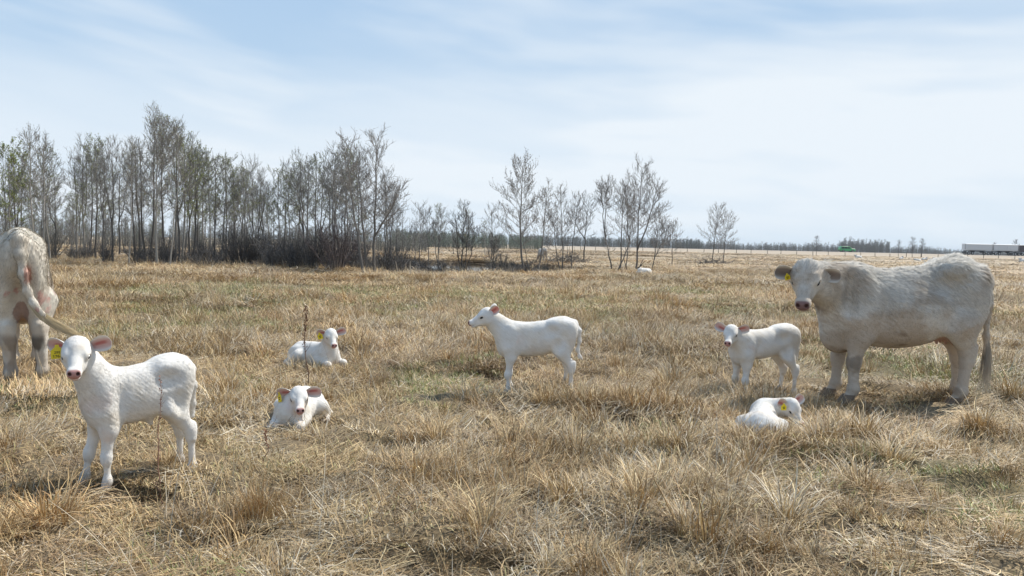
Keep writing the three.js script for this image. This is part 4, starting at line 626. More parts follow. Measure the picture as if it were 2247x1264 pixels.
function cowStanding(o) {
  const p = [
    ell([0.30, 0.875, 0], [0.55, 0.365, 0.31], 0.10), ell([-0.10, 0.860, 0], [0.56, 0.350, 0.345], 0.12), ell([0.08, 0.69, 0], [0.40, 0.2, 0.25], 0.12),
    cap([0.52, 1.15, 0], [-0.02, 1.15, 0], 0.105, 0.10, 0.12, 1.15), cap([-0.02, 1.15, 0], [-0.56, 1.295, 0], 0.10, 0.115, 0.12, 1.5), ell([0.50, 1.165, 0], [0.26, 0.12, 0.11], 0.1),
    ell([-0.61, 1.14, 0], [0.28, 0.25, 0.25], 0.10), cap([-0.60, 1.345, 0], [-0.86, 1.285, 0], 0.085, 0.055, 0.08),
    ell([0.64, 0.67, 0], [0.22, 0.255, 0.155], 0.10), ell([0.62, 0.92, 0], [0.25, 0.28, 0.19], 0.10), ell([0.66, 0.56, 0], [0.15, 0.13, 0.07], 0.09)];
  for (const s of [1, -1]) {
    const F = o.feet[s > 0 ? 0 : 1], H = o.feet[s > 0 ? 2 : 3], f = (x, y, z) => legPoint([x, y, s * z], F, 0, 0.75), h = (x, y, z) => legPoint([x, y, s * z], H, 0, 0.85);
    p.push(ell([-0.655, 0.93, s * 0.165], [0.215, 0.350, 0.120], 0.09, rotZ(6)), ell([-0.47, o.narrow ? 1.25 : 1.295, s * (o.narrow ? 0.15 : 0.195)], [0.10, 0.065, 0.075], 0.12), ell([-0.83, 1.18, s * 0.105], [0.075, 0.13, 0.075], 0.09),
      ell([0.505, 0.96, s * 0.195], [0.17, 0.35, 0.115], 0.09, rotZ(-12)), cap(f(0.55, 0.78, 0.175), f(0.50, 0.60, 0.18), 0.155, 0.115, 0.09), cap(f(0.50, 0.60, 0.18), f(0.545, 0.39, 0.17), 0.105, 0.066, 0.07),
      ell(f(0.552, 0.352, 0.17), [0.075, 0.080, 0.066], 0.05), cap(f(0.548, 0.31, 0.17), f(0.545, 0.16, 0.17), 0.053, 0.050, 0.04), ell(f(0.543, 0.135, 0.17), [0.064, 0.055, 0.058], 0.04), cap(f(0.55, 0.12, 0.17), f(0.59, 0.055, 0.17), 0.050, 0.052, 0.03),
      cap(h(-0.56, 0.72, 0.19), h(-0.675, 0.505, 0.18), 0.165, 0.080, 0.09), cap(h(-0.755, 0.515, 0.175), h(-0.705, 0.385, 0.175), 0.040, 0.060, 0.06), ell(h(-0.695, 0.445, 0.175), [0.075, 0.090, 0.060], 0.05),
      cap(h(-0.700, 0.39, 0.175), h(-0.680, 0.16, 0.175), 0.058, 0.050, 0.04), ell(h(-0.678, 0.14, 0.175), [0.066, 0.058, 0.058], 0.04), cap(h(-0.67, 0.12, 0.175), h(-0.625, 0.055, 0.175), 0.052, 0.054, 0.03));
  }
  if (o.udder) { const u = o.udder; p.push(ell([-0.47, u, 0], [0.14, 0.120, 0.10], 0.06)); for (const [x, z] of [[-0.40, 0.055], [-0.40, -0.055], [-0.50, 0.05], [-0.50, -0.05]]) p.push(cap([x, u - 0.08, z], [x, u - 0.165, z * 1.1], 0.022, 0.013, 0.03)); }
  const xs = 0.92, zs = o.narrow || 1, lift = y => y + 0.085 * sstep(0.05, 0.60, y);
  for (const q of p) for (const c of q.t ? [q.c] : [q.a, q.b]) c[1] = lift(c[1]);
  for (const q of p) { if (q.t) { q.c[0] *= xs; q.c[2] *= zs; q.r[0] *= xs; q.r[2] *= q.c[1] > 0.5 ? zs : 1; } else { q.a[0] *= xs; q.b[0] *= xs; q.a[2] *= zs; q.b[2] *= zs; q.ab = [q.b[0] - q.a[0], q.b[1] - q.a[1], (q.b[2] - q.a[2]) / q.sq]; } }
  const hooves = [[0.60, 0, 0.17, 0], [0.60, 0, -0.17, 1], [-0.615, 0, 0.175, 2], [-0.615, 0, -0.175, 3]].map(([x, y, z, i]) => { const h = legPoint([x, y, z], o.feet[i], 0, 0.8); return [h[0] * xs, h[1], h[2] * zs]; });
  const cuts = []; for (const z of [1, -1]) { const k = zs; cuts.push(ell([-0.27, 1.235, z * 0.415 * k], [0.14, 0.085, 0.15], 0.10), ell([0.27, 1.00, z * 0.405 * k], [0.045, 0.28, 0.11], 0.09), ell([-0.36, 0.86, z * 0.43 * k], [0.08, 0.16, 0.12], 0.10), ell([0.62, 1.12, z * 0.30], [0.05, 0.22, 0.08], 0.08)); }
  return { p, cuts, hooves, neck: [[[0.48, 1.245, 0], 0.160], [[0.60, 1.03, 0], 0.195]] };
}
// ear tag: a plate with a narrow neck; print, if any, on its front
function earTag(parent, at, facing, size, print, tilt = 0) {
  const s = new THREE.Shape(), w = 0.5, r = 0.08;
  s.moveTo(-w, -0.62); s.lineTo(w, -0.62); s.lineTo(w, 0.12); s.lineTo(0.16, 0.42); s.lineTo(0.13, 0.62); s.lineTo(-0.13, 0.62); s.lineTo(-0.16, 0.42); s.lineTo(-w, 0.12); s.closePath();
  const g = new THREE.ExtrudeGeometry(s, { depth: 0.03, bevelEnabled: true, bevelSize: 0.02, bevelThickness: 0.015, bevelSegments: 2 }); g.scale(size, size, size);
  const m = part('ear_tag', g, tagMat, parent); m.position.copy(at);
  const z = facing.clone().normalize(), x = V(0, 1, 0).cross(z).normalize(), y = z.clone().cross(x); m.quaternion.setFromRotationMatrix(new THREE.Matrix4().makeBasis(x, y, z)); m.rotateZ(tilt);
  const c = document.createElement('canvas'); c.width = 256; c.height = 192; const q = c.getContext('2d');
  q.fillStyle = '#e0c81e'; q.fillRect(0, 0, 256, 192); q.fillStyle = '#14120a'; q.font = 'bold 84px sans-serif';
  if (print) { q.fillText('29E', 58, 82); q.font = 'bold 92px sans-serif'; q.fillText('176', 22, 178); q.font = 'bold 48px sans-serif'; q.fillText('2M', 180, 178); q.fillText('R', 206, 100); }
  else { q.fillRect(60, 30, 130, 34); q.fillRect(80, 90, 100, 40); }
  const t = new THREE.CanvasTexture(c); t.colorSpace = THREE.SRGBColorSpace;
  const pl = new THREE.PlaneGeometry(0.96 * size, 0.72 * size); pl.translate(0, -0.22 * size, 0.049 * size);
  part('tag_print', pl, new THREE.MeshStandardMaterial({ map: t, roughness: 0.5 }), m);
  const b = new THREE.CylinderGeometry(0.12 * size, 0.12 * size, 0.06 * size, 12); b.rotateX(Math.PI / 2); b.translate(0, 0.5 * size, 0.05 * size); part('tag_button', b, tagMat, m);
}

function bovine(o) {
  const root = thing(o.name, o.label, o.category, o.pos, o.turn, o.group), S = o.size || 1, cow = o.kind === 'cow';
  root.scale.setScalar(S);
  const toLocal = w => V(...w).applyAxisAngle(V(0, 1, 0), -o.turn);
  const body = o.pose(o), L = cow ? 0.50 : (o.headL || 0.252);
  const hd = toLocal(o.headDir), hu = toLocal(o.headUp || [0, 1, 0]);
  // the skull's back sits where the neck ends; head given by the point between the eyes' backs
  const f = headFrame(o.headAt, hd.toArray(), hu.toArray(), L), hp = headPrims(f, cow);
  const top = f.P(0.06, 0.02, 0), low = f.P(0.20, -0.12, 0), prims = body.p.slice(), kN = cow ? 0.11 : 0.055;
  const rT = (cow ? 0.105 : 0.050), rL = (cow ? 0.11 : 0.056);
  prims.push(cap(body.neck[0][0], top, body.neck[0][1], rT, kN), cap(body.neck[1][0], low, body.neck[1][1], rL, kN), cap(lerp3(body.neck[0][0], body.neck[1][0], 0.5), f.P(0.14, -0.04, 0), (body.neck[0][1] + body.neck[1][1]) * 0.5, (rT + rL) * 0.52, kN));
  const nb = prims.length; prims.push(...hp.p);
  const T = o.tail; for (let i = 0; i < T.length - 1; i++) prims.push(cap(T[i].slice(0, 3), T[i + 1].slice(0, 3), T[i][3], T[i + 1][3], cow ? 0.05 : 0.03));
  const g = skin(prims, hp.cuts.concat(body.cuts || []), o.cell);
  const P = g.attributes.position, N = g.attributes.normal, col = new Float32Array(P.count * 3);
  const Hs = cow ? 1.4 : 0.8, leg = o.legTop ?? (cow ? 0.62 : 0.40), mid = cow ? 0.8 : 0.75;
  const hairDir = (q, d) => { const h = f.inv(q.x, q.y, q.z); if (h[0] > 0.02 && Math.abs(h[2]) < 0.4 && Math.abs(h[1]) < 0.45) { d.copy(f.x).multiplyScalar(-1).addScaledVector(f.y, 0.2).addScaledVector(f.z, h[2] * 2); } else if (q.y < leg) d.set(-0.1, -1, 0); else d.set(-0.75, -0.75, 0.15 * Math.sign(q.z)); return d; };
  // relief of the coat: locks and curls
  const d = V(), amp = (cow ? 0.0080 : 0.0014) * (o.relief || 1), fr = cow ? 1.2 : 2.2;
  for (let i = 0; i < P.count; i++) {
    const x = P.getX(i), y = P.getY(i), z = P.getZ(i), h = f.inv(x, y, z), inHead = h[0] > 0.05 && h[0] < 1.1 && Math.abs(h[1]) < 0.4 && Math.abs(h[2]) < 0.36;
    const along = (0.75 * x + 0.65 * y) * 9 * fr, across = (0.65 * x - 0.75 * y) * 32 * fr;
    let n = noise(along + o.seed * 3, across, z * 12) + 0.6 * noise(along * 2 + 5, across * 1.7, z * 20 + o.seed);
    const curl = noise(x * (cow ? 17 : 26) * fr, y * (cow ? 20 : 26) * fr, z * (cow ? 17 : 26) * fr + o.seed * 7) + 0.6 * noise(x * 44 * fr, y * 44 * fr, z * 44 * fr);
    const back = sstep(mid * Hs, 0.98 * Hs, y); n = mix(n, curl * 1.2, clamp(back * 0.8));
    let a = amp * (y < leg ? 0.35 : cow ? mix(0.25 + 0.5 * sstep(-0.1, 0.3, fbm(x * 4 + o.seed, y * 4, z * 4 + 2, 3)), 1.1, clamp(back)) : 1);
    if (inHead) { n = curl; a = amp * (h[0] > 0.62 ? 0.05 : h[0] < 0.30 && h[1] > 0 ? 0.9 : 0.4); }
    if (cow && !inHead) { const rib = sstep(-0.30, -0.18, x) * sstep(0.34, 0.22, x) * sstep(0.70, 0.85, y) * sstep(1.22, 1.05, y); n += 0.55 * rib * Math.sin((x + 0.25 * y) * 70) / Math.max(a / amp, 0.3) * 0.6; }
    P.setXYZ(i, x + N.getX(i) * n * a, y + N.getY(i) * n * a, z + N.getZ(i) * n * a);
  }
  for (let i = 0; i < P.count; i++) { const c = o.color(P.getX(i), P.getY(i), P.getZ(i), f.inv(P.getX(i), P.getY(i), P.getZ(i)), o); col[i * 3] = c[0]; col[i * 3 + 1] = c[1]; col[i * 3 + 2] = c[2]; }
  g.setAttribute('color', new THREE.BufferAttribute(col, 3)); g.computeVertexNormals();
  part('body', g, coatMat, root);
  // hair
  const bare = q => { const h = f.inv(q.x, q.y, q.z); return (h[0] > 0.86 && h[0] < 1.1 && Math.abs(h[1]) < 0.25 && Math.abs(h[2]) < 0.3) || Math.hypot(h[0] - (cow ? 0.40 : 0.44), h[1] - 0.06, Math.abs(h[2]) - 0.25) < 0.085; };
  const headQ = q => { const h = f.inv(q.x, q.y, q.z); return h[0] > 0.3 && h[0] < 1.1 && Math.abs(h[1]) < 0.4 && Math.abs(h[2]) < 0.36; };
  if (o.fur) {
    const fl = o.furLen || (cow ? 0.022 : 0.015);
    const fg = furGeometry(g, o.fur, o.seed * 77 + 3, hairDir,
      (q, r) => bare(q) ? 0 : (cow && q.y < 0.70 && q.y > 0.45 && Math.abs(q.x + 0.43) < 0.15 && Math.abs(q.z) < 0.12) ? 0 : fl * (0.6 + 0.8 * r) * (headQ(q) ? 0.42 : q.y < leg ? 0.38 : 1) * (o.furScale ? o.furScale(q) : 1),
      q => (cow ? 0.0052 : 0.0026), q => (cow && q.y > 0.95 && q.x < 0.8 ? 0.30 : 0.10),
      (q, c, r) => { const k = cow ? 0.72 + 0.42 * r : 0.84 + 0.26 * r; return [c[0] * k, c[1] * k, c[2] * k]; });
    part('fur', fg, coatHairMat, root).userData.kind = 'stuff';
  }
  // ears, eyes, hooves
  const cR = o.earRim || [0.70, 0.67, 0.63], cI = o.earIn || [0.58, 0.35, 0.31], cO = o.earOut || [0.74, 0.72, 0.69];
  o.ears.forEach((e, i) => {
    const s = i ? -1 : 1, out = toLocal(e.out), face = toLocal(e.face), base = V(...f.P(cow ? 0.15 : 0.13, cow ? 0.05 : 0.07, s * (cow ? 0.22 : 0.215)));
    const len = (e.len || 1) * L * (cow ? 0.42 : 0.55), wid = (e.wid || 1) * L * (cow ? 0.31 : 0.42), m = part('ear', earGeometry(base, out, face, len, wid, cO, e.inner || cI, cR, e.curl || 1, o.earDeep || (cow ? null : [0.42, 0.10, 0.08])), earMat, root);
    if (e.tag) { const at = base.clone().addScaledVector(out.clone().normalize(), len * e.tag.u).addScaledVector(V(0, 1, 0), -wid * 0.10 - e.tag.size * 0.35).addScaledVector(toLocal(e.tag.face).normalize(), wid * 0.16 + 0.006); earTag(root, at, toLocal(e.tag.face), e.tag.size, e.tag.print, e.tag.tilt || 0); }
  });
  for (const s of [1, -1]) {
    const eg = new THREE.SphereGeometry(1, 18, 14); eg.scale((cow ? 0.056 : 0.066) * L, (cow ? 0.030 : 0.028) * L, 0.03 * L);
    const e = part('eye', eg, eyeMat, root); e.position.set(...f.P(cow ? 0.40 : 0.44, cow ? 0.055 : 0.045, s * (cow ? 0.230 : 0.240)));
    const bx = f.vec(0.97, -0.12, s * 0.2).normalize(), bz = f.vec(0.12 * 1, 0.1, s).normalize(), by = bz.clone().cross(bx).normalize(); bx.crossVectors(by, bz); e.quaternion.setFromRotationMatrix(new THREE.Matrix4().makeBasis(bx, by, bz));
  }
  for (const h of body.hooves) { const m = part('hoof', hoofGeometry(cow ? 1.75 : 1), o.hoofMat || hoofMat, root); m.position.set(h[0], h[1], h[2]); }
  if (o.legTop !== 0) for (const h of body.hooves) { const w = V(h[0], 0, h[2]).multiplyScalar(S).applyAxisAngle(V(0, 1, 0), o.turn); HOOVES.push([o.pos[0] + w.x, o.pos[2] + w.z, cow ? 1.25 : 0.9]); }
  CLEAR.push([o.pos[0], o.pos[2], cow ? 0.9 : 0.45]);
  return { root, f, body, g };
}
// a fringe of longer strands along a line on the animal (mane, tail switch)
function strands(parent, name, list, mat) {
  const pos = [], col = [], nor = [], idx = [];
  for (const { pts, w, c } of list) {
    const n = pts.length, o = pos.length / 3;
    for (let i = 0; i < n; i++) {
      const t = pts[Math.min(i + 1, n - 1)].clone().sub(pts[Math.max(i - 1, 0)]).normalize(), s = t.clone().cross(V(0.3, 0.2, 1)).normalize().multiplyScalar(w * 0.5 * (1 - 0.85 * (i / (n - 1)) ** 2)), nn = s.clone().cross(t).normalize();
      for (const k of [1, -1]) { pos.push(pts[i].x + s.x * k, pts[i].y + s.y * k, pts[i].z + s.z * k); nor.push(nn.x, nn.y, nn.z); col.push(...c); }
      if (i < n - 1) { const a = o + i * 2; idx.push(a, a + 2, a + 1, a + 1, a + 2, a + 3); }
    }
  }
  const g = new THREE.BufferGeometry(); g.setAttribute('position', new THREE.Float32BufferAttribute(pos, 3)); g.setAttribute('normal', new THREE.Float32BufferAttribute(nor, 3)); g.setAttribute('color', new THREE.Float32BufferAttribute(col, 3)); g.setIndex(idx);
  return part(name, g, mat || furMat, parent);
}
// ------------------------------------------------------------------ the herd
const D2R = Math.PI / 180;
const lieAt = (p, sink = 0) => [p.x, height(p.x, p.z) - 0.055 - sink, p.z];
const standAt = p => [p.x, height(p.x, p.z) - 0.005, p.z];
function faceColor(c, h, muzzle, lip, lid, lidX) {
  const ax = Math.abs(h[2]);
  if (h[0] > 0.80 && h[0] < 1.12 && Math.abs(h[1]) < 0.3 && ax < 0.22) {
    const pad = sstep(0.905, 0.945, h[0]) * sstep(0.140, 0.112, ax) * sstep(-0.150, -0.120, h[1]);
    c = lerp3(c, muzzle, pad);
    c = lerp3(c, lip, 0.55 * sstep(0.86, 0.93, h[0]) * sstep(-0.115, -0.145, h[1]));
    const nos = sstep(0.055, 0.032, Math.hypot(h[0] - 0.975, h[1] - 0.020, ax - 0.076)); c = lerp3(c, [0.05, 0.02, 0.018], nos);
  }
  const e = Math.hypot((h[0] - (lidX)) * 0.8, (h[1] - 0.05) * 1.15, (ax - (lidX > 0.42 ? 0.255 : 0.21)) * 0.8); c = lerp3(c, lid, 0.85 * sstep(0.058, 0.040, e));
  return c;
}
function calfColor(x, y, z, h, o) {
  const n = fbm(x * 9 + o.seed, y * 9, z * 9, 3); let c = [0.69 + 0.09 * n, 0.668 + 0.09 * n, 0.63 + 0.095 * n];
  const pink = sstep(0.05, 0.35, fbm(x * 5 + 3 * o.seed, y * 5, z * 5 + 8, 3)) * (x > 0.18 && y < 0.62 ? 0.45 : 0.14); c = lerp3(c, [0.66, 0.50, 0.42], pink);
  c = lerp3(c, [0.66, 0.57, 0.44], 0.38 * sstep(0.0, 0.35, fbm(x * 6 + 2 * o.seed, y * 6 + 9, z * 6, 3)));
  const dirt = sstep(0.10, 0.35, fbm(x * 14, y * 14 + o.seed, z * 14, 3)) * (o.legTop === 0 ? 0.3 : y < 0.26 ? 0.6 : 0.16); c = lerp3(c, [0.50, 0.43, 0.34], dirt);
  return faceColor(c, h, o.muzzle || [0.43, 0.235, 0.215], [0.56, 0.33, 0.29], [0.10, 0.07, 0.06], 0.44);
}
function cowColor(x, y, z, h, o) {
  const n = fbm(x * 5 + o.seed, y * 5, z * 5, 4); let c = [0.61 + 0.12 * n, 0.577 + 0.12 * n, 0.52 + 0.12 * n];
  const m = fbm(x * 2.6 + 5, y * 3.4 + o.seed, z * 2.6, 5), low = o.mudShade;
  c = lerp3(c, [0.43, 0.345, 0.26], 0.72 * sstep(-0.18, 0.18, m + low * 0.50 * (1.0 - y)));  // tan toward the belly: real mud plus shade and grass bounce painted in
  c = lerp3(c, [0.22, 0.165, 0.115], 0.65 * sstep(0.26, 0.42, m + 0.12 * fbm(x * 13, y * 13, z * 13) + (y < 0.62 ? 0.14 : 0)));
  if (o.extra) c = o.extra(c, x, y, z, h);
  return faceColor(c, h, [0.19, 0.115, 0.11], [0.25, 0.17, 0.15], [0.03, 0.022, 0.018], 0.40);
}
const calfGroupLabel = 'white calves in the dry pasture';
const FINE = 0.0055;
// the calf at the front left, looking at the camera
{
  const base = onGround(306, 1053);
  bovine({ name: 'calf', label: 'white calf standing front left with large yellow ear tag, facing the camera', category: 'calf', group: calfGroupLabel, kind: 'calf', seed: 1, cell: 0.005,
    pos: standAt(base), turn: 222 * D2R, size: 1.01, xs: 0.75, pose: calfStanding, navel: true, feet: [[0.12, 0.03], [0.0, -0.01], [-0.03, 0.02], [-0.05, -0.02]],
    headAt: [0.325, 0.875, 0.0], headDir: [0.42, -0.58, 0.92], headL: 0.262, fur: 26000,
    ears: [{ out: [-1, 0.16, -0.25], face: [0.05, -0.25, 1], len: 0.92, wid: 0.9, tag: { u: 0.42, size: 0.062, print: true, face: [0.45, 0.05, 1], tilt: 0.06 } }, { out: [1, 0.32, -0.05], face: [0.25, 0.0, 1], len: 0.95, wid: 0.9 }],
    tail: [[-0.26, 0.735, 0, 0.03], [-0.30, 0.69, -0.01, 0.024], [-0.325, 0.58, 0.01, 0.018], [-0.325, 0.46, 0.02, 0.014], [-0.32, 0.38, 0.02, 0.016]], color: calfColor });
}
// the calf in profile
{
  const base = onGround(1174, 870);
  bovine({ name: 'calf', label: 'white calf standing alone mid field in side profile, looking left', category: 'calf', group: calfGroupLabel, kind: 'calf', seed: 2, cell: FINE,
    pos: standAt(base), turn: 181 * D2R, size: 1.0, pose: calfStanding, feet: [[-0.015, 0.0], [0.005, 0.0], [0.05, 0.0], [-0.005, 0.0]],
    headAt: [0.440, 0.800, 0], headDir: [-1, -0.40, 0.10], headL: 0.25, fur: 16000, earIn: [0.66, 0.25, 0.20],  // redder inner ears: sun shining through them is put into the colour
    ears: [{ out: [0.55, 0.62, -0.45], face: [-0.5, 0.3, -0.6], len: 1.0, wid: 0.9, tag: { u: 0.6, size: 0.05, face: [0.3, 0.1, -1] } }, { out: [0.72, 0.62, 0.42], face: [-0.2, 0.05, 1], len: 1.0, wid: 0.92 }],
    tail: [[-0.30, 0.735, 0, 0.036], [-0.37, 0.735, -0.01, 0.025], [-0.418, 0.66, -0.03, 0.018], [-0.422, 0.56, -0.03, 0.0155], [-0.405, 0.47, -0.03, 0.0135], [-0.43, 0.40, -0.03, 0.0135], [-0.455, 0.375, -0.03, 0.006]], color: calfColor, muzzle: [0.30, 0.16, 0.15] });
}
// the small calf beside the cow
{
  const base = onGround(1671, 864);
  bovine({ name: 'calf', label: 'small white calf standing beside the big cow, untagged, head turned to camera', category: 'calf', group: calfGroupLabel, kind: 'calf', seed: 3, cell: FINE,
    pos: standAt(base), turn: 197 * D2R, size: 1.0, pose: calfStanding, slim: 1, feet: [[0.0, 0.0], [-0.03, 0.0], [0.06, 0.01], [0.0, 0.0]],
    headAt: [0.41, 0.735, -0.05], headDir: [-0.42, -0.50, 0.80], headL: 0.245, fur: 14000,
    ears: [{ out: [-0.75, 0.45, -0.6], face: [-0.5, 0, 1] }, { out: [1, 0.30, 0.0], face: [0.1, -0.2, 1] }],
    tail: [[-0.32, 0.745, 0, 0.033], [-0.385, 0.715, 0, 0.027], [-0.405, 0.62, -0.02, 0.021], [-0.40, 0.52, -0.02, 0.017], [-0.395, 0.42, -0.02, 0.015]], color: calfColor });
}
// lying calves
{
  const base = onGround(690, 804);
  bovine({ name: 'calf', label: 'white calf lying behind the tall brown dock stalk, rump to the left', category: 'calf', group: calfGroupLabel, kind: 'calf', seed: 4, cell: FINE,
    pos: lieAt(base), turn: -38 * D2R, size: 0.97, pose: calfLying, legTop: 0, feet: [], stretch: 0,
    headAt: [0.33, 0.485, 0.03], headDir: [0.42, -0.55, 0.80], headL: 0.25, fur: 13000,
    ears: [{ out: [-1, 0.12, -0.2], face: [-0.1, -0.3, 1], len: 0.9, tag: { u: 0.55, size: 0.062, face: [-0.2, 0, 1], tilt: 0.3 } }, { out: [1, 0.42, 0], face: [0.2, -0.1, 1] }],
    tail: [[-0.36, 0.22, 0, 0.03], [-0.39, 0.17, 0.03, 0.024], [-0.39, 0.10, 0.08, 0.018], [-0.34, 0.06, 0.16, 0.015]], color: calfColor });
}
{
  const base = onGround(655, 928);
  bovine({ name: 'calf', label: 'white calf lying in front of the dock stalk, head towards the camera', category: 'calf', group: calfGroupLabel, kind: 'calf', seed: 5, cell: FINE,
    pos: lieAt(base), turn: -88 * D2R, size: 0.93, pose: calfLying, legTop: 0, feet: [], stretch: 0,
    headAt: [0.27, 0.375, -0.06], headDir: [0.34, -0.46, 0.90], headL: 0.255, fur: 14000,
    ears: [{ out: [-1, 0.05, -0.2], face: [0, -0.35, 1], tag: { u: 0.6, size: 0.066, face: [-0.75, 0, 0.6], tilt: 0.35 } }, { out: [1, 0.18, 0], face: [0.15, -0.1, 1] }],
    tail: [[-0.36, 0.22, 0, 0.03], [-0.39, 0.17, -0.03, 0.024], [-0.39, 0.10, -0.08, 0.018], [-0.34, 0.06, -0.16, 0.015]], color: calfColor });
}
{
  const base = onGround(1672, 957);
  bovine({ name: 'calf', label: 'white calf lying half hidden behind a grass tuft, in front of the small calf', category: 'calf', group: calfGroupLabel, kind: 'calf', seed: 6, cell: FINE,
    pos: lieAt(base, 0.015), turn: 68 * D2R, size: 0.86, pose: calfLying, legTop: 0, feet: [], stretch: 0, hindOut: 1,
    headAt: [0.18, 0.36, 0.21], headDir: [0.34, -0.72, 0.60], headL: 0.25, fur: 13000,
    ears: [{ out: [-0.75, 0.30, 0.45], face: [0, 0, 1], tag: { u: 0.45, size: 0.05, face: [0.1, 0, 1] } }, { out: [0.75, 0.62, -0.35], face: [0.1, 0.1, 1], len: 0.95 }],
    tail: [[-0.36, 0.22, 0, 0.03], [-0.39, 0.17, -0.03, 0.024], [-0.39, 0.10, -0.08, 0.018], [-0.34, 0.06, -0.16, 0.015]], color: calfColor });
}
// the cow at the right
{
  const base = onGround(1962, 883), R = rng(91);
  const cow = bovine({ name: 'cow', label: 'large cream cow standing at the right with flanks tinted by mud and painted shade, looking at the camera', category: 'cow', kind: 'cow', seed: 7, cell: 0.0095, mudShade: 1,
    pos: standAt(base), turn: 178 * D2R, size: 0.965, pose: cowStanding, udder: 0.70, feet: [[0.05, 0.0], [-0.01, 0.0], [-0.13, 0.0], [0.06, 0.0]],
    headAt: [1.03, 1.335, -0.26], headDir: [-0.36, -0.74, 0.70], fur: 80000, furScale: q => q.y > 1.05 ? 2.0 : q.y > 0.9 ? 1.4 : 0.8, earRim: [0.62, 0.58, 0.52], earIn: [0.20, 0.15, 0.12], earOut: [0.58, 0.54, 0.48],
    ears: [{ out: [-1, 0.10, 0.0], face: [0.0, -0.1, 1], tag: { u: 0.42, size: 0.052, face: [0, -0.2, 1], tilt: 0.3 } }, { out: [1, -0.04, 0.22], face: [-0.15, -0.1, 1] }],
    tail: [[-0.79, 1.36, 0, 0.05], [-0.86, 1.26, -0.02, 0.042], [-0.875, 1.02, -0.03, 0.031], [-0.87, 0.70, -0.04, 0.024], [-0.875, 0.50, -0.05, 0.020]], color: cowColor,
    extra: (c, x, y, z, h) => {
      if (Math.hypot((x + 0.43) * 0.9, y - 0.725, z * 0.8) < 0.18 && y < 0.80) c = lerp3(c, [0.42, 0.25, 0.20], 0.8);
      if (Math.hypot(x + 0.87, y - 1.25, z) < 0.075) c = lerp3(c, [0.09, 0.065, 0.035], 0.85);
      if (x > 0.44 && z < 0) c = lerp3(c, [0.15, 0.12, 0.09], 0.65 * sstep(0.085, 0.03, Math.hypot((x - 0.53) * 0.8, (y - 0.42) * 0.75) + 0.05 * noise(x * 20, y * 20, z * 20)));
      return c;
    } });
  // switch of the tail, mane along the crest
  const list = [], T = [V(-0.875, 0.66, -0.045), V(-0.885, 0.45, -0.05), V(-0.88, 0.24, -0.05), V(-0.87, 0.06, -0.05)];
  for (let k = 0; k < 170; k++) {
    const s = R() * 0.35, dx = (R() - 0.5) * 0.07, dz = (R() - 0.5) * 0.08, l = 0.55 + 0.5 * R(), c = 0.75 + 0.35 * R();
    list.push({ pts: T.map((p, i) => V(p.x + dx * (0.4 + i * 0.45) + (i ? (R() - 0.5) * 0.02 : 0), mix(T[0].y, p.y, l) + 0.1 * s, p.z + dz * (0.4 + i * 0.35))), w: 0.006, c: [0.46 * c, 0.40 * c, 0.32 * c] });
  }
  strands(cow.root, 'tail_switch', list);
  const mane = [];
  for (let k = 0; k < 260; k++) {
    const t = R(), x = mix(0.78, 0.30, t), a = (R() - 0.5) * 0.09, len = 0.05 + 0.07 * R() * (1 - t * 0.5), y0 = 1.365 + (t < 0.25 ? (0.25 - t) * 0.25 : 0), lean = -0.2 + 0.9 * R();
    mane.push({ pts: [0, 1, 2, 3].map(i => { const s = i / 3; return V(x - lean * len * s * s * 1.2, y0 - 0.02 - Math.abs(a) * 0.25 + len * s * (1 - 0.35 * s), a + (R() - 0.5) * 0.01 * i); }), w: 0.006, c: [0.70, 0.67, 0.61] });
  }
  strands(cow.root, 'mane', mane);
  const pollHair = [];
  for (let k = 0; k < 200; k++) {
    const a = 0.02 + 0.22 * R(), b = (R() - 0.5) * 0.26, q = V(...cow.f.P(a, 0.22 - 0.5 * b * b, b)), dir = cow.f.vec(-0.5 + R() * 0.9, 0.9, (R() - 0.5) * 1.2).normalize(), side = cow.f.vec(R() - 0.5, 0, R() - 0.5), len = 0.03 + 0.04 * R();
    pollHair.push({ pts: [0, 1, 2, 3].map(i => q.clone().addScaledVector(dir, len * i / 3).addScaledVector(side, len * (i / 3) ** 2 * 0.9)), w: 0.0055, c: [0.66, 0.62, 0.56] });
  }
  strands(cow.root, 'poll_hair', pollHair);
}
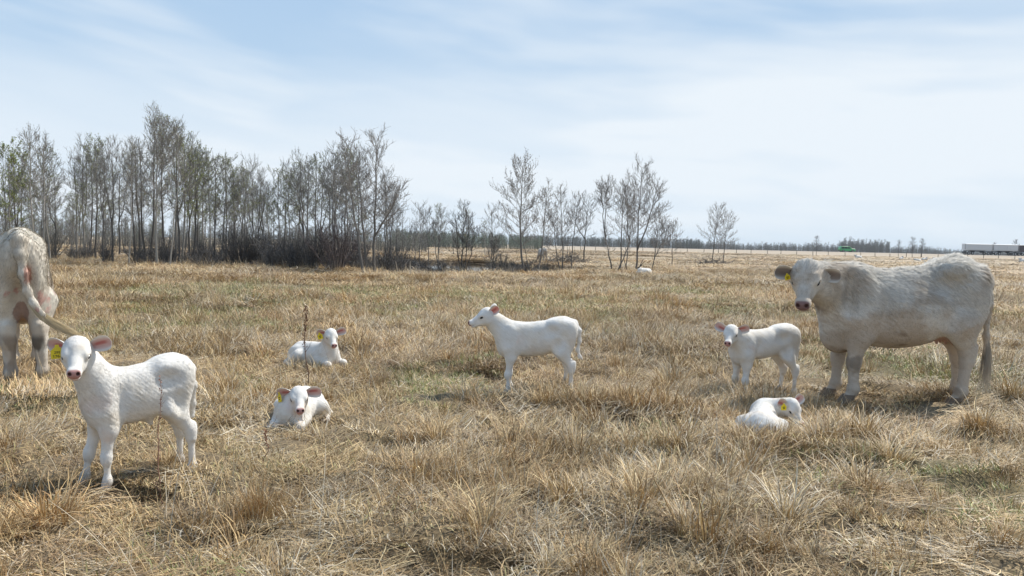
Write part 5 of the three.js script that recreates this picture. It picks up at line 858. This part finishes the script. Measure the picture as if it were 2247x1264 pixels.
// the cow at the left edge, seen from behind
{
  const turn = 122 * D2R, hind = onGround(48, 846), fw = V(Math.cos(turn), 0, -Math.sin(turn)), base = hind.clone().addScaledVector(fw, 0.66), R = rng(17);
  const cow = bovine({ name: 'cow', label: 'cream cow at the left edge seen from behind, pink sores on its rump', category: 'cow', kind: 'cow', seed: 8, cell: 0.0095, mudShade: 0.4, relief: 0.4, size: 1.025, narrow: 0.76,
    pos: standAt(base), turn, pose: cowStanding, udder: 0.74, feet: [[0.0, 0.0], [-0.05, 0.06], [-0.02, 0.06], [0.03, 0.07]],
    headAt: [0.92, 0.86, -0.12], headDir: [-0.55, -0.75, -0.6], fur: 50000, furScale: q => q.y > 1.0 || q.z > 0.15 ? 1.3 : 0.7, earRim: [0.62, 0.58, 0.52],
    ears: [{ out: [0.8, 0.1, -0.5], face: [0, 0, -1] }, { out: [-0.8, 0.1, 0.5], face: [-0.5, 0, -0.5] }],
    tail: [[-0.72, 1.45, 0, 0.06], [-0.83, 1.42, 0.0, 0.045], [-0.885, 1.28, 0.01, 0.038], [-0.905, 1.10, 0.03, 0.034], [-0.915, 0.94, 0.06, 0.030], [-0.93, 0.82, 0.11, 0.027], [-0.95, 0.72, 0.18, 0.026]], color: cowColor,
    extra: (c, x, y, z, h) => {
      const n = fbm(x * 9, y * 9, z * 9 + 4, 4);
      if (x < -0.45) { c = lerp3(c, [0.64, 0.59, 0.50], 0.6 * sstep(0.4, 0.8, y)); c = lerp3(c, [0.50, 0.20, 0.17], 0.6 * sstep(0.10, 0.26, n + 0.20 - 2.2 * Math.min(Math.hypot(y - 0.86, z + 0.13), Math.hypot(y - 1.04, z + 0.33), Math.hypot(y - 0.84, z - 0.20)) )); }
      if (x < -0.62 && z > 0.035 && z < 0.09 && y > 1.00 && y < 1.22) c = lerp3(c, [0.42, 0.19, 0.14], 0.75 * sstep(1.22, 1.14, y) * sstep(1.0, 1.06, y));
      if (Math.hypot((x + 0.43) * 0.7, y - 0.74, z * 0.8) < 0.18 && y < 0.83) c = lerp3(c, [0.30, 0.18, 0.14], 0.8);
      if (x < -0.4 && y < 0.52) c = lerp3(c, z > 0 ? [0.075, 0.06, 0.045] : [0.27, 0.22, 0.175], 0.85 * sstep(-0.12, 0.12, noise(x * 9, y * 5, z * 9) + (z > 0 ? (x > -0.70 ? 0 : 0.12) - (z - 0.175) * 3 : 0.0)) * sstep(0.54, 0.46, y));
      return c;
    } });
  const list = [], T = [V(-0.93, 0.82, 0.08), V(-0.955, 0.70, 0.18), V(-0.985, 0.59, 0.32), V(-1.01, 0.51, 0.47), V(-1.03, 0.43, 0.64)];
  for (let k = 0; k < 240; k++) {
    const a = (R() - 0.5) * 0.048, b = (R() - 0.5) * 0.045, l = 0.6 + 0.45 * R(), c = 0.8 + 0.35 * R();
    list.push({ pts: T.map((p, i) => { const s = i / 4, w = 1 - 0.75 * s; const q = T[0].clone().lerp(p, l); const fat = Math.sin(Math.PI * clamp(0.12 + 0.85 * s)) + 0.25; return V(q.x + b * fat * 0.6, q.y + a * fat - 0.05 * s * s * R(), q.z + b * fat + (R() - 0.5) * 0.016); }), w: 0.0065, c: [0.88 * c, 0.79 * c, 0.62 * c] });
  }
  strands(cow.root, 'tail_switch', list, coatHairMat);
}
// ------------------------------------------------------------------ cattle far out in the pasture
{
  const far = (label, px, py, opt) => bovine({ name: opt.kind === 'cow' ? 'cow' : 'calf', label, category: opt.kind, kind: opt.kind, seed: 20 + px % 17, cell: opt.cell || 0.03, feet: [[0, 0], [0, 0], [0, 0], [0, 0]], mudShade: 0.3, legTop: opt.pose === calfLying ? 0 : undefined, fur: 0, color: opt.kind === 'cow' ? cowColor : calfColor,
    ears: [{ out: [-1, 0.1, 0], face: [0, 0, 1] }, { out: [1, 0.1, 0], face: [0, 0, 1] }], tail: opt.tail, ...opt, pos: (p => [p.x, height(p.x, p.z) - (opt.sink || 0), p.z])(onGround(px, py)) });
  const cowTail = [[-0.79, 1.36, 0, 0.05], [-0.86, 1.2, 0, 0.05], [-0.87, 0.8, 0, 0.04], [-0.87, 0.5, 0, 0.05]], lieTail = [[-0.36, 0.22, 0, 0.03], [-0.39, 0.17, 0.03, 0.03], [-0.39, 0.1, 0.08, 0.03]];
  far('grey-white cow grazing beyond the pond, between the leaning tree and the brush pile', 1190, 573, { kind: 'cow', pose: cowStanding, turn: 115 * D2R, size: 0.80, headAt: [0.95, 0.56, 0], headDir: [-0.5, -1, -0.4], tail: cowTail, cell: 0.03, mudShade: 1, extra: c => lerp3(c, [0.33, 0.285, 0.24], 0.65) });  // whole coat greyed down: the shade it stands in, painted into the colour
  const lie = { kind: 'calf', pose: calfLying, headL: 0.25, tail: lieTail, cell: 0.02 };
  far('white calf lying in the grass under the right clump, only its back showing', 1414, 604, { ...lie, turn: 200 * D2R, size: 1.02, headAt: [0.25, 0.26, 0.06], headDir: [-0.6, -0.7, -0.5], sink: 0.02, cell: 0.015 });
  far('cream cow lying in the far pasture below the green car, head to the left', 1884, 567, { ...lie, turn: 188 * D2R, size: 1.9, headAt: [0.36, 0.40, 0], headDir: [-1, -0.3, 0.1], sink: 0.1 });
  far('white calf lying far off above the neck of the big cow, head raised', 1978, 570, { ...lie, turn: 30 * D2R, size: 1.3, headAt: [0.2, 0.48, 0], headDir: [0.3, -0.4, 1] });
  far('left one of two cattle lying together far off above the back of the big cow', 2014, 574, { ...lie, turn: 175 * D2R, size: 1.35, headAt: [0.34, 0.34, 0], headDir: [-1, -0.4, 0.2] });
  far('right one of two cattle lying together far off above the back of the big cow', 2028, 572, { ...lie, turn: 5 * D2R, size: 1.3, headAt: [0.34, 0.40, 0], headDir: [1, -0.3, 0.2] });
  far('pale animal lying far off just above the hips of the big cow', 2054, 571, { ...lie, turn: 182 * D2R, size: 1.45, headAt: [0.34, 0.36, 0], headDir: [-1, -0.3, 0.1] });
  far('cream animal lying far off at the right frame edge behind the big cow', 2246, 577, { ...lie, turn: 178 * D2R, size: 1.8, headAt: [0.34, 0.40, 0], headDir: [-1, -0.3, 0.1] });
}
// ------------------------------------------------------------------ pasture grass: patches of blades, laid out by how the pasture varies
const STRAW = [[0.49, 0.37, 0.20], [0.41, 0.295, 0.15], [0.61, 0.49, 0.29], [0.32, 0.225, 0.112], [0.43, 0.335, 0.205], [0.24, 0.16, 0.08]];
const RUST = [[0.43, 0.285, 0.14], [0.38, 0.24, 0.11], [0.50, 0.36, 0.18], [0.31, 0.195, 0.09]];
const GREY = [[0.50, 0.45, 0.36], [0.43, 0.375, 0.29], [0.58, 0.53, 0.44], [0.35, 0.29, 0.21]];
const GREEN = [[0.20, 0.22, 0.06], [0.26, 0.265, 0.09], [0.15, 0.18, 0.05], [0.36, 0.33, 0.15]];
const grassMat = new THREE.MeshPhysicalMaterial({ vertexColors: true, roughness: 0.75, side: THREE.DoubleSide, transmission: 0.16, thickness: 0 });
// blades: [x, y, z, azimuth, lean at the root, lean at the tip, length, width, colour, segments]
function blades(list, segs = 3) {
  const pos = [], nor = [], col = [], idx = [], t = V(), w = V(), n = V(), p = V();
  for (const b of list) {
    const [x, y, z, az, l0, l1, len, wid, c, twist = 0] = b, o = pos.length / 3; p.set(x, y, z);
    for (let i = 0; i <= segs; i++) {
      const f = i / segs, ln = mix(l0, l1, f), a = az + twist * f; t.set(Math.sin(ln) * Math.cos(a), Math.cos(ln), Math.sin(ln) * Math.sin(a));
      w.set(-Math.sin(a), 0, Math.cos(a)); n.crossVectors(t, w).normalize(); const hw = wid * 0.5 * (i === segs ? 0.12 : 1 - 0.45 * f * f);
      for (const s of [1, -1]) { pos.push(p.x + w.x * hw * s, p.y + w.y * hw * s, p.z + w.z * hw * s); nor.push(n.x, n.y, n.z); col.push(c[0], c[1], c[2]); }
      p.addScaledVector(t, len / segs);
      if (i < segs) { const k = o + i * 2; idx.push(k, k + 1, k + 2, k + 1, k + 3, k + 2); }
    }
  }
  const g = new THREE.BufferGeometry(); g.setAttribute('position', new THREE.Float32BufferAttribute(pos, 3)); g.setAttribute('normal', new THREE.Float32BufferAttribute(nor, 3)); g.setAttribute('color', new THREE.Float32BufferAttribute(col, 3)); g.setIndex(idx);
  return g;
}
const pick = (R, a) => a[(R() * a.length) | 0];
const vary = (R, c, k = 0.25) => { const m = 1 - k / 2 + k * R(); return [c[0] * m, c[1] * m, c[2] * m]; };
// a mat of fallen, tangled blades; comb: 0 tangled .. 1 all one way
function matPatch(seed, n, rad, len, wid, pal, comb, up) {
  const R = rng(seed), L = [];
  for (let i = 0; i < n; i++) {
    const r = rad * Math.sqrt(R()), a = R() * 6.283, az = comb > 0 && R() < comb + 0.15 ? (R() - 0.5) * 1.1 * (1.6 - comb) : R() * 6.283, l0 = mix(0.3, 1.4, Math.pow(R(), up)), l1 = l0 + (R() - 0.2) * 1.7;
    L.push([Math.cos(a) * r, -0.015 + 0.035 * R(), Math.sin(a) * r, az, l0, Math.min(l1, 2.2), len * (0.35 + 0.9 * R()), wid * (0.6 + 0.8 * R()), vary(R, pick(R, pal), 0.8), (R() - 0.5) * 2.6]);
  }
  return blades(L);
}
function tuftPatch(seed, n, rad, len, wid, pal, spread, headPal) {
  const R = rng(seed), L = [];
  for (let i = 0; i < n; i++) {
    const r = rad * Math.pow(R(), 0.7), a = R() * 6.283, out = r / rad, l0 = 0.05 + out * spread * (0.4 + 0.9 * R()), h = len * (0.35 + 0.8 * R() * R() + 0.1 * R()) * (1 - 0.25 * out), c = vary(R, pick(R, headPal && R() < 0.4 ? headPal : pal)), az = a + (R() - 0.5) * 1.2;
    L.push([Math.cos(a) * r, -0.02, Math.sin(a) * r, az, l0, l0 + (R() < 0.4 ? 1.9 : 0.8) * R(), h, wid * (0.6 + 0.7 * R()), c, (R() - 0.5) * 1.8]);
  }
  return blades(L, 4);
}
// a bunch: blades from one crown, arching over to all sides
function bunchPatch(seed, n, rad, len, wid, pal) {
  const R = rng(seed), L = [], ecc = 0.6 + 0.8 * R(), dir = R() * 6.28;
  for (let i = 0; i < n; i++) {
    const r = rad * Math.sqrt(R()), a = R() * 6.283, az = a + (R() - 0.5) * 1.4, side = 0.5 + 0.5 * Math.cos(az - dir), l0 = 0.08 + 0.75 * R() * (0.5 + r / rad * 0.7), l1 = l0 + 0.35 + 1.5 * R() * (0.6 + 0.5 * side);
    L.push([Math.cos(a) * r, -0.03, Math.sin(a) * r * ecc, az, l0, Math.min(l1, 2.35), len * (0.4 + 0.75 * R()) * (0.75 + 0.4 * side), wid * (0.6 + 0.8 * R()), vary(R, pick(R, pal), 0.8), (R() - 0.5) * 2.6]);
  }
  return blades(L, 4);
}
function stemPatch(seed, n, rad, len, wid, pal) {          // single pale straws, some bent over
  const R = rng(seed), L = [];
  for (let i = 0; i < n; i++) {
    const r = rad * Math.sqrt(R()), a = R() * 6.283, l0 = 0.15 + 0.8 * R() * R();
    L.push([Math.cos(a) * r, -0.02, Math.sin(a) * r, R() * 6.283, l0, l0 + 0.2 + 1.5 * R() * R(), len * (0.5 + 0.7 * R()), wid * (0.7 + 0.6 * R()), vary(R, pick(R, pal)), (R() - 0.5)]);
  }
  return blades(L, 5);
}
{
  const kinds = {
    mat: [0, 1, 2, 3, 4, 5].map(i => matPatch(100 + i, 230, 0.36, 0.20, 0.0058, i % 3 === 2 ? GREY.concat(STRAW) : STRAW.concat(i % 2 ? GREY : RUST.slice(0, 1)), [0, 0.2, 0.75, 0.1, 0.9, 0][i], [0.55, 0.5, 0.42, 0.7, 0.36, 0.9][i])),
    short: [0, 1, 2].map(i => matPatch(140 + i, 230, 0.34, 0.105, 0.0065, STRAW.concat(GREEN.slice(3)), 0, 1.2)),
    green: [0, 1, 2].map(i => matPatch(160 + i, 220, 0.36, 0.09, 0.0062, GREEN.concat(GREEN, STRAW.slice(0, 3)), 0, 1.3)),
    tuft: [0, 1, 2, 3, 4].map(i => tuftPatch(180 + i, 120, 0.12 + 0.025 * i, 0.29, 0.0036, i % 2 ? RUST.concat(STRAW) : STRAW.concat(GREY), 0.95, RUST.concat(STRAW))),
    rust: [0, 1, 2].map(i => tuftPatch(200 + i, 150, 0.15, 0.26, 0.0030, RUST.concat(STRAW.slice(1, 2)), 0.75, RUST)),
    bunch: [0, 1, 2, 3, 4, 5].map(i => bunchPatch(240 + i, 150, 0.13 + 0.02 * (i % 3), 0.36, 0.0064, [STRAW, STRAW.concat(GREY), STRAW.concat(RUST), GREY.concat(STRAW.slice(0, 3)), RUST.concat(STRAW), STRAW][i])),
    far: [0, 1, 2].map(i => matPatch(280 + i, 200, 0.36, 0.20, 0.0085, [STRAW.concat(RUST), STRAW.concat(GREY), STRAW.concat(RUST)][i], 0.1, 0.5)),
    old: [0, 1].map(i => matPatch(260 + i, 240, 0.36, 0.17, 0.0065, [[0.21, 0.145, 0.08], [0.27, 0.195, 0.115], [0.155, 0.105, 0.058], [0.33, 0.25, 0.155]], 0.3 * i, 0.5)),
    stem: [0, 1, 2].map(i => stemPatch(220 + i, 16, 0.3, 0.42, 0.0034, STRAW.slice(0, 3).concat(GREY.slice(2, 3)))),
  };
  const put = {}; for (const k in kinds) put[k] = kinds[k].map(() => ({ m: [], c: [] }));
  const R = rng(777), M = new THREE.Matrix4(), Q = new THREE.Quaternion(), E = new THREE.Euler(), S = V(), P = V();
  const low = (x, z) => { let k = 1; for (const [cx, cz, r] of CLEAR) k = Math.min(k, mix(0.8, 1, sstep(r * 0.6, r * 1.3, Math.hypot(x - cx, z - cz)))); return k; };
  function place(kind, x, z, s, hs, az, tint) {
    if (kind !== 'green') tint = [tint[0] * 1.0, tint[1] * 0.955, tint[2] * 0.875];
    const v = (R() * put[kind].length) | 0, e = 0.12, y = height(x, z), sx = (height(x + e, z) - height(x - e, z)) / (2 * e), sz = (height(x, z + e) - height(x, z - e)) / (2 * e);
    E.set(Math.atan(sz) * 0.8, az, -Math.atan(sx) * 0.8, 'XZY'); Q.setFromEuler(E); P.set(x, y, z); S.set(s, s * hs, s);
    M.compose(P, Q, S); put[kind][v].m.push(M.clone()); put[kind][v].c.push(tint);
  }
  // bands of distance: [near, far, mats per m2, size]
  for (const [d0, d1, dens, size] of [[2.6, 5.5, 30, 0.72], [5.5, 9, 17, 0.9], [9, 16, 10, 1.2], [16, 28, 5.5, 1.7], [28, 50, 2.6, 2.6], [50, 95, 0.9, 4.2], [95, 235, 0.14, 9]]) {
    const half = 0.72, area = half * (d1 * d1 - d0 * d0) * 1.12, n = Math.round(area * dens);
    for (let i = 0; i < n; i++) {
      const d = Math.sqrt(mix(d0 * d0, d1 * d1, R())), a = (R() - 0.5) * 2 * (half + 0.14), x = d * a, z = -d;
      const wet = dPond(x, z); if (wet < 1.0) { if (R() < 0.985) continue; }
      const g = greenAt(x, z), tu = tussockAt(x, z), br = brownAt(x, z), tn = toneAt(x, z), k = low(x, z);
      const flow = 3.2 * noise(x * 0.22 + 5, z * 0.22, 6.1) + 0.8 * noise(x * 1.1, z * 1.1, 2.1);
      const b = 0.97 + 0.5 * tn + 0.3 * (R() - 0.5), warm = 0.13 * br; const tint = [b * (1 + warm), b, b * (1 - warm)];
      const fl = size < 1.3 ? 1 : size < 2 ? 0.72 : size < 3 ? 0.48 : size < 5 ? 0.3 : 0.14, hs = clamp(0.62 + 1.7 * tu + 0.35 * (R() - 0.3), 0.35, 1.7) * k * fl;
      if (R() < g * 0.62) place('green', x, z, size, (0.8 + 0.3 * R()) * fl, R() * 6.28, [b, b, b]);
      else if (R() < 0.12) place('old', x, z, size, 0.7 * k * fl, R() * 6.28, tint);
      else if (R() < 0.26 - 1.2 * tu) place('short', x, z, size, 0.9 * k * fl, R() * 6.28, tint);
      else place(size > 1.5 ? 'far' : 'mat', x, z, size * (0.9 + 0.25 * R()), hs, flow + (R() - 0.5) * 0.5, tint);
    }
  }
  // bunches, thick on the ground where the grass was never grazed down
  for (const [d0, d1, dens, size] of [[2.6, 9, 12, 0.84], [9, 20, 5.0, 1.05], [20, 48, 1.9, 1.35]]) {
    const half = 0.86, n = Math.round(half * (d1 * d1 - d0 * d0) * dens);
    for (let i = 0; i < n; i++) {
      const d = Math.sqrt(mix(d0 * d0, d1 * d1, R())), a = (R() - 0.5) * 2 * half, x = d * a, z = -d; if (dPond(x, z) < 1.05) continue;
      const u = tussockAt(x * 1.9, z * 1.9) + 0.6 * tussockAt(x, z), g = greenAt(x, z), k = low(x, z);
      if (R() > sstep(-0.22, 0.18, u) * (1 - 0.75 * g) * (k < 0.97 ? 0.5 : 1)) continue;
      const b = 1.0 + 0.35 * toneAt(x, z) + 0.25 * (R() - 0.5), wm = 0.14 * brownAt(x, z);
      place('bunch', x, z, size * (0.55 + 0.6 * R()) * (0.85 + 0.5 * u), (0.62 + 0.60 * R()) * k * (size > 1.2 ? 0.85 : 1), R() * 6.28, [b * (1 + wm), b, b * (1 - wm)]);
    }
  }
  // tussocks and loose straws
  for (const [d0, d1, dens, size] of [[2.6, 9, 7.5, 0.85], [9, 20, 4.2, 1.1], [20, 45, 1.5, 1.35]]) {
    const half = 0.86, n = Math.round(half * (d1 * d1 - d0 * d0) * dens);
    for (let i = 0; i < n; i++) {
      const d = Math.sqrt(mix(d0 * d0, d1 * d1, R())), a = (R() - 0.5) * 2 * half, x = d * a, z = -d; if (dPond(x, z) < 1.05) continue;
      const tu = tussockAt(x, z) + 0.15 * noise(x * 2.2, z * 2.2, 9.1), br = brownAt(x, z), g = greenAt(x, z), k = low(x, z), b = 0.95 + 0.25 * (R() - 0.5) + 0.3 * toneAt(x, z);
      if (k < 0.95) { if (R() < 0.25) place('tuft', x, z, size * 0.6, 0.5, R() * 6.28, [b, b, b]); continue; }
      if (tu > 0.02 && R() < 0.7) place(br > 0.02 ? 'rust' : 'tuft', x, z, size * (0.65 + 0.6 * R()), 0.75 + 0.5 * R(), R() * 6.28, [b, b, b]);
      else if (R() < 0.16 * (1 - g)) place('tuft', x, z, size * (0.5 + 0.4 * R()), 0.8 + 0.4 * R(), R() * 6.28, [b, b, b]);
      if (R() < 0.7) place('stem', x, z, size * (0.7 + 0.5 * R()), 0.7 + 0.5 * R(), R() * 6.28, [b, b, b]);
    }
  }
  // tussocks one can see as such in the photograph
  for (const [px, py, kind, s, hs] of [[470, 1150, 'tuft', 1.3, 1.15], [560, 1140, 'rust', 1.2, 1.3], [520, 1165, 'tuft', 1.2, 1.1], [930, 1060, 'rust', 1.15, 1.3], [905, 1085, 'tuft', 1.2, 1.1], [1325, 905, 'rust', 1.2, 1.25], [1300, 915, 'rust', 1.1, 1.0], [1340, 925, 'tuft', 1.2, 0.9], [1270, 915, 'rust', 1.1, 0.9], [1620, 1060, 'rust', 1.3, 1.1], [1590, 1080, 'rust', 1.2, 1.0], [1660, 1085, 'tuft', 1.3, 1.0],
    [1825, 1105, 'rust', 0.8, 1.5], [2030, 1110, 'rust', 0.8, 1.5], [1385, 1090, 'rust', 0.7, 1.4], [800, 840, 'rust', 1.3, 1.0], [770, 850, 'tuft', 1.2, 0.9], [830, 852, 'tuft', 1.2, 0.9], [300, 730, 'rust', 1.2, 1.3], [500, 790, 'rust', 1.1, 1.2], [570, 730, 'rust', 1.1, 1.1], [1590, 930, 'rust', 1.0, 1.5], [1600, 950, 'tuft', 0.9, 1.4], [1665, 972, 'tuft', 0.95, 1.15], [1690, 985, 'tuft', 0.9, 1.25], [1640, 985, 'bunch', 0.9, 1.1], [1670, 992, 'tuft', 0.9, 1.3], [1700, 990, 'bunch', 0.7, 1.0], [1625, 975, 'tuft', 0.8, 1.2], [620, 958, 'bunch', 0.8, 1.0], [670, 962, 'bunch', 0.8, 1.0], [710, 958, 'tuft', 0.8, 1.0], [640, 815, 'bunch', 0.8, 0.9], [690, 822, 'bunch', 0.8, 0.9], [740, 818, 'tuft', 0.8, 0.9], [1650, 968, 'rust', 0.8, 0.9], [600, 960, 'tuft', 1.1, 0.9], [645, 972, 'tuft', 1.0, 0.8], [700, 965, 'rust', 1.0, 0.9], [740, 950, 'rust', 0.9, 1.0],
    [1770, 780, 'rust', 1.1, 0.9], [1790, 785, 'rust', 1.1, 0.8], [2060, 870, 'tuft', 1.1, 1.0], [2020, 880, 'tuft', 1.1, 0.9], [40, 1090, 'tuft', 1.4, 0.9], [90, 1080, 'tuft', 1.3, 0.8], [1850, 1120, 'tuft', 1.2, 0.8], [1600, 1250, 'rust', 1.4, 0.9], [1320, 1255, 'tuft', 1.4, 0.9], [1680, 1225, 'tuft', 1.4, 1.0]]) {
    const p = onGround(px, py); place(kind, p.x, p.z, s * 0.85, hs * 0.9, R() * 6.28, [1, 1, 1]);
    for (let i = 0; i < 3; i++) place(i ? 'tuft' : kind, p.x + (R() - 0.5) * 0.45 * s, p.z + (R() - 0.5) * 0.4 * s, s * 0.7, hs * (0.7 + 0.3 * R()), R() * 6.28, [0.95, 0.95, 0.95]);
  }
  for (const [hx, hz, s] of HOOVES) for (let i = 0; i < 4; i++) { const a = R() * 6.28, r = 0.03 + 0.10 * R(); place(i % 2 ? 'bunch' : 'tuft', hx + Math.cos(a) * r * s, hz + 0.05 * s + Math.sin(a) * r * s, (0.40 + 0.2 * R()) * s, 0.75 + 0.3 * R(), R() * 6.28, [0.95, 0.95, 0.95]); }
  const label = { mat: 'pasture_grass', short: 'short_grass', green: 'green_grass', tuft: 'grass_tussocks', rust: 'rusty_tussocks', stem: 'straw_stems', bunch: 'grass_bunches', old: 'old_litter', far: 'far_grass' };
  for (const k in kinds) kinds[k].forEach((g, v) => {
    const { m, c } = put[k][v]; if (!m.length) return;
    const im = new THREE.InstancedMesh(g, grassMat, m.length), col = new THREE.Color();
    m.forEach((x, i) => { im.setMatrixAt(i, x); im.setColorAt(i, col.setRGB(c[i][0], c[i][1], c[i][2])); });
    im.name = numbered(label[k]); im.userData.kind = 'stuff'; im.userData.label = { mat: 'matted dry straw grass over the whole pasture', short: 'short dry grass between the tussocks', green: 'new green grass in patches', tuft: 'pale upright tussocks of dry bunchgrass', rust: 'rust brown upright tussocks of bunchgrass', stem: 'loose pale straws sticking out of the grass', bunch: 'arching bunches of dry grass', old: 'brown weathered grass mixed through the pasture', far: 'dry grass farther out in the pasture' }[k]; im.userData.category = 'grass';
    scene.add(im);
  });
}
// ------------------------------------------------------------------ weed stalks and other small things in the grass
{
  const brown = [0.10, 0.045, 0.025], red = [0.17, 0.075, 0.05];
  function stalk(px, py, top, topx, label, o) {
    const R = rng(o.seed), b = onGround(px, py), H = heightFor(px, py, top), dx = (topx - px) * Math.abs(b.z) / FOCAL, t = thing(o.name, label, 'weed', [b.x, height(b.x, b.z), b.z]), S = new Wood(), F = new Wood(), pts = [];
    for (let i = 0; i <= 10; i++) pts.push(V(dx * i / 10 + (R() - 0.5) * 0.018 + 0.012 * Math.sin(i * 0.7 + o.seed), H * i / 10 - 0.02, (R() - 0.5) * 0.018));
    S.tube(pts, pts.map((_, i) => o.r * (1 - 0.6 * i / 10)), 6, o.col);
    for (let k = 0; k < o.branches; k++) { const s = along(pts, o.b0 + (o.b1 - o.b0) * R()), a = R() * 6.28, bb = grow(R, s, V(Math.cos(a) * 0.7, 0.8, Math.sin(a) * 0.7), o.bl * (0.5 + R()), 4, 0.3, 0.05); S.tube(bb, bb.map((_, i) => o.r * 0.35 * (1 - 0.6 * i / 4)), 4, o.col); }
    for (let k = 0; k < o.seeds; k++) { const u = Math.pow(R(), o.sp), s = along(pts, o.s0 + (1 - o.s0) * u), a = R() * 6.28, q = s.clone().add(V(Math.cos(a), 0.4 * R(), Math.sin(a)).multiplyScalar(o.sr * (0.4 + 0.8 * R()) * (0.6 + 0.5 * Math.sin(u * 23)))); F.leaf(q, V(Math.cos(a), 0.8, Math.sin(a)).normalize(), o.sl * (0.7 + 0.6 * R()), o.sl * 0.42, vary2(R, o.seedCol, 0.5), R); }
    part('stem', S.geo(), barkMat, t); part('seed_head', F.geo(), twigMat, t); if (o.leaves) { const Lw = new Wood(); for (let k = 0; k < o.leaves; k++) { const s = along(pts, 0.02 + 0.25 * R()), a = R() * 6.28; Lw.leaf(s, V(Math.cos(a), -0.2 + 0.6 * R(), Math.sin(a)).normalize(), 0.12, 0.014, vary2(R, [0.20, 0.13, 0.08], 0.5), R); } part('dead_leaf', Lw.geo(), twigMat, t); }
  }
  stalk(675, 856, 660, 668, 'tall dark brown dock stalk with a clustered seed head between the two lying calves', { name: 'dock_stalk', seed: 1, r: 0.0055, col: [0.14, 0.08, 0.05], branches: 7, b0: 0.18, b1: 0.7, bl: 0.11, seeds: 260, sp: 0.7, s0: 0.48, sr: 0.016, sl: 0.013, seedCol: [0.17, 0.085, 0.05] });
  stalk(352, 1088, 778, 346, 'thin reddish stalk with tiny spikes standing in front of the standing front calf', { name: 'weed_stalk', seed: 2, r: 0.0032, col: [0.25, 0.13, 0.09], branches: 12, b0: 0.35, b1: 0.95, bl: 0.035, seeds: 60, sp: 0.8, s0: 0.35, sr: 0.007, sl: 0.009, seedCol: [0.28, 0.14, 0.10] });
  stalk(347, 1092, 1030, 345, 'short thick broken brown stalk at the foot of the thin reddish one', { name: 'broken_stalk', seed: 3, r: 0.009, col: [0.13, 0.085, 0.055], branches: 2, b0: 0.4, b1: 0.9, bl: 0.04, seeds: 6, sp: 1, s0: 0.6, sr: 0.01, sl: 0.015, seedCol: [0.14, 0.09, 0.06] });
  stalk(582, 1052, 958, 584, 'short stalk with a rusty red seed head in front of the front lying calf', { name: 'rusty_stalk', seed: 4, r: 0.0035, col: [0.24, 0.13, 0.08], branches: 3, b0: 0.5, b1: 0.9, bl: 0.05, seeds: 60, sp: 0.7, s0: 0.5, sr: 0.007, sl: 0.010, seedCol: [0.26, 0.12, 0.07] });
  // old dung under the big cow
  const b = onGround(1930, 779), R = rng(6), t = thing('dung_pat', 'dry dark dung pat in the grass behind the front legs of the big cow', 'dung', [b.x, height(b.x, b.z) + 0.05, b.z]);
  for (let k = 0; k < 7; k++) { const g = new THREE.IcosahedronGeometry(1, 4), p = g.attributes.position, s = 3 * k; for (let i = 0; i < p.count; i++) { const x = p.getX(i), y = p.getY(i), z = p.getZ(i), q = 1 + 0.28 * fbm(x * 1.8 + s, y * 1.8, z * 1.8, 3); p.setXYZ(i, x * q, y * q, z * q); } g.scale(0.06 + 0.05 * R(), 0.032 + 0.015 * R(), 0.06 + 0.03 * R()); g.computeVertexNormals(); part('dung_lump', g, std(0.055, 0.045, 0.036, 1), t).position.set((R() - 0.5) * 0.26, 0.01 * R(), (R() - 0.5) * 0.12); }
  // wire at the right edge
  const a = onGround(2150, 760), c = onGround(2420, 782), w = thing('wire', 'single pale wire strung low over the grass at the right edge behind the big cow', 'wire', [a.x, 0.20, a.z]);
  const e = c.clone().sub(a); e.y = 0; const pts = []; for (let i = 0; i <= 12; i++) pts.push(V(e.x * i / 12, -0.05 * Math.sin(Math.PI * i / 12), e.z * i / 12));
  part('strand', new THREE.TubeGeometry(new THREE.CatmullRomCurve3(pts), 40, 0.0035, 5), std(0.55, 0.53, 0.50, 0.5), w);
}
shadows(scene);
renderer.render(scene, camera);
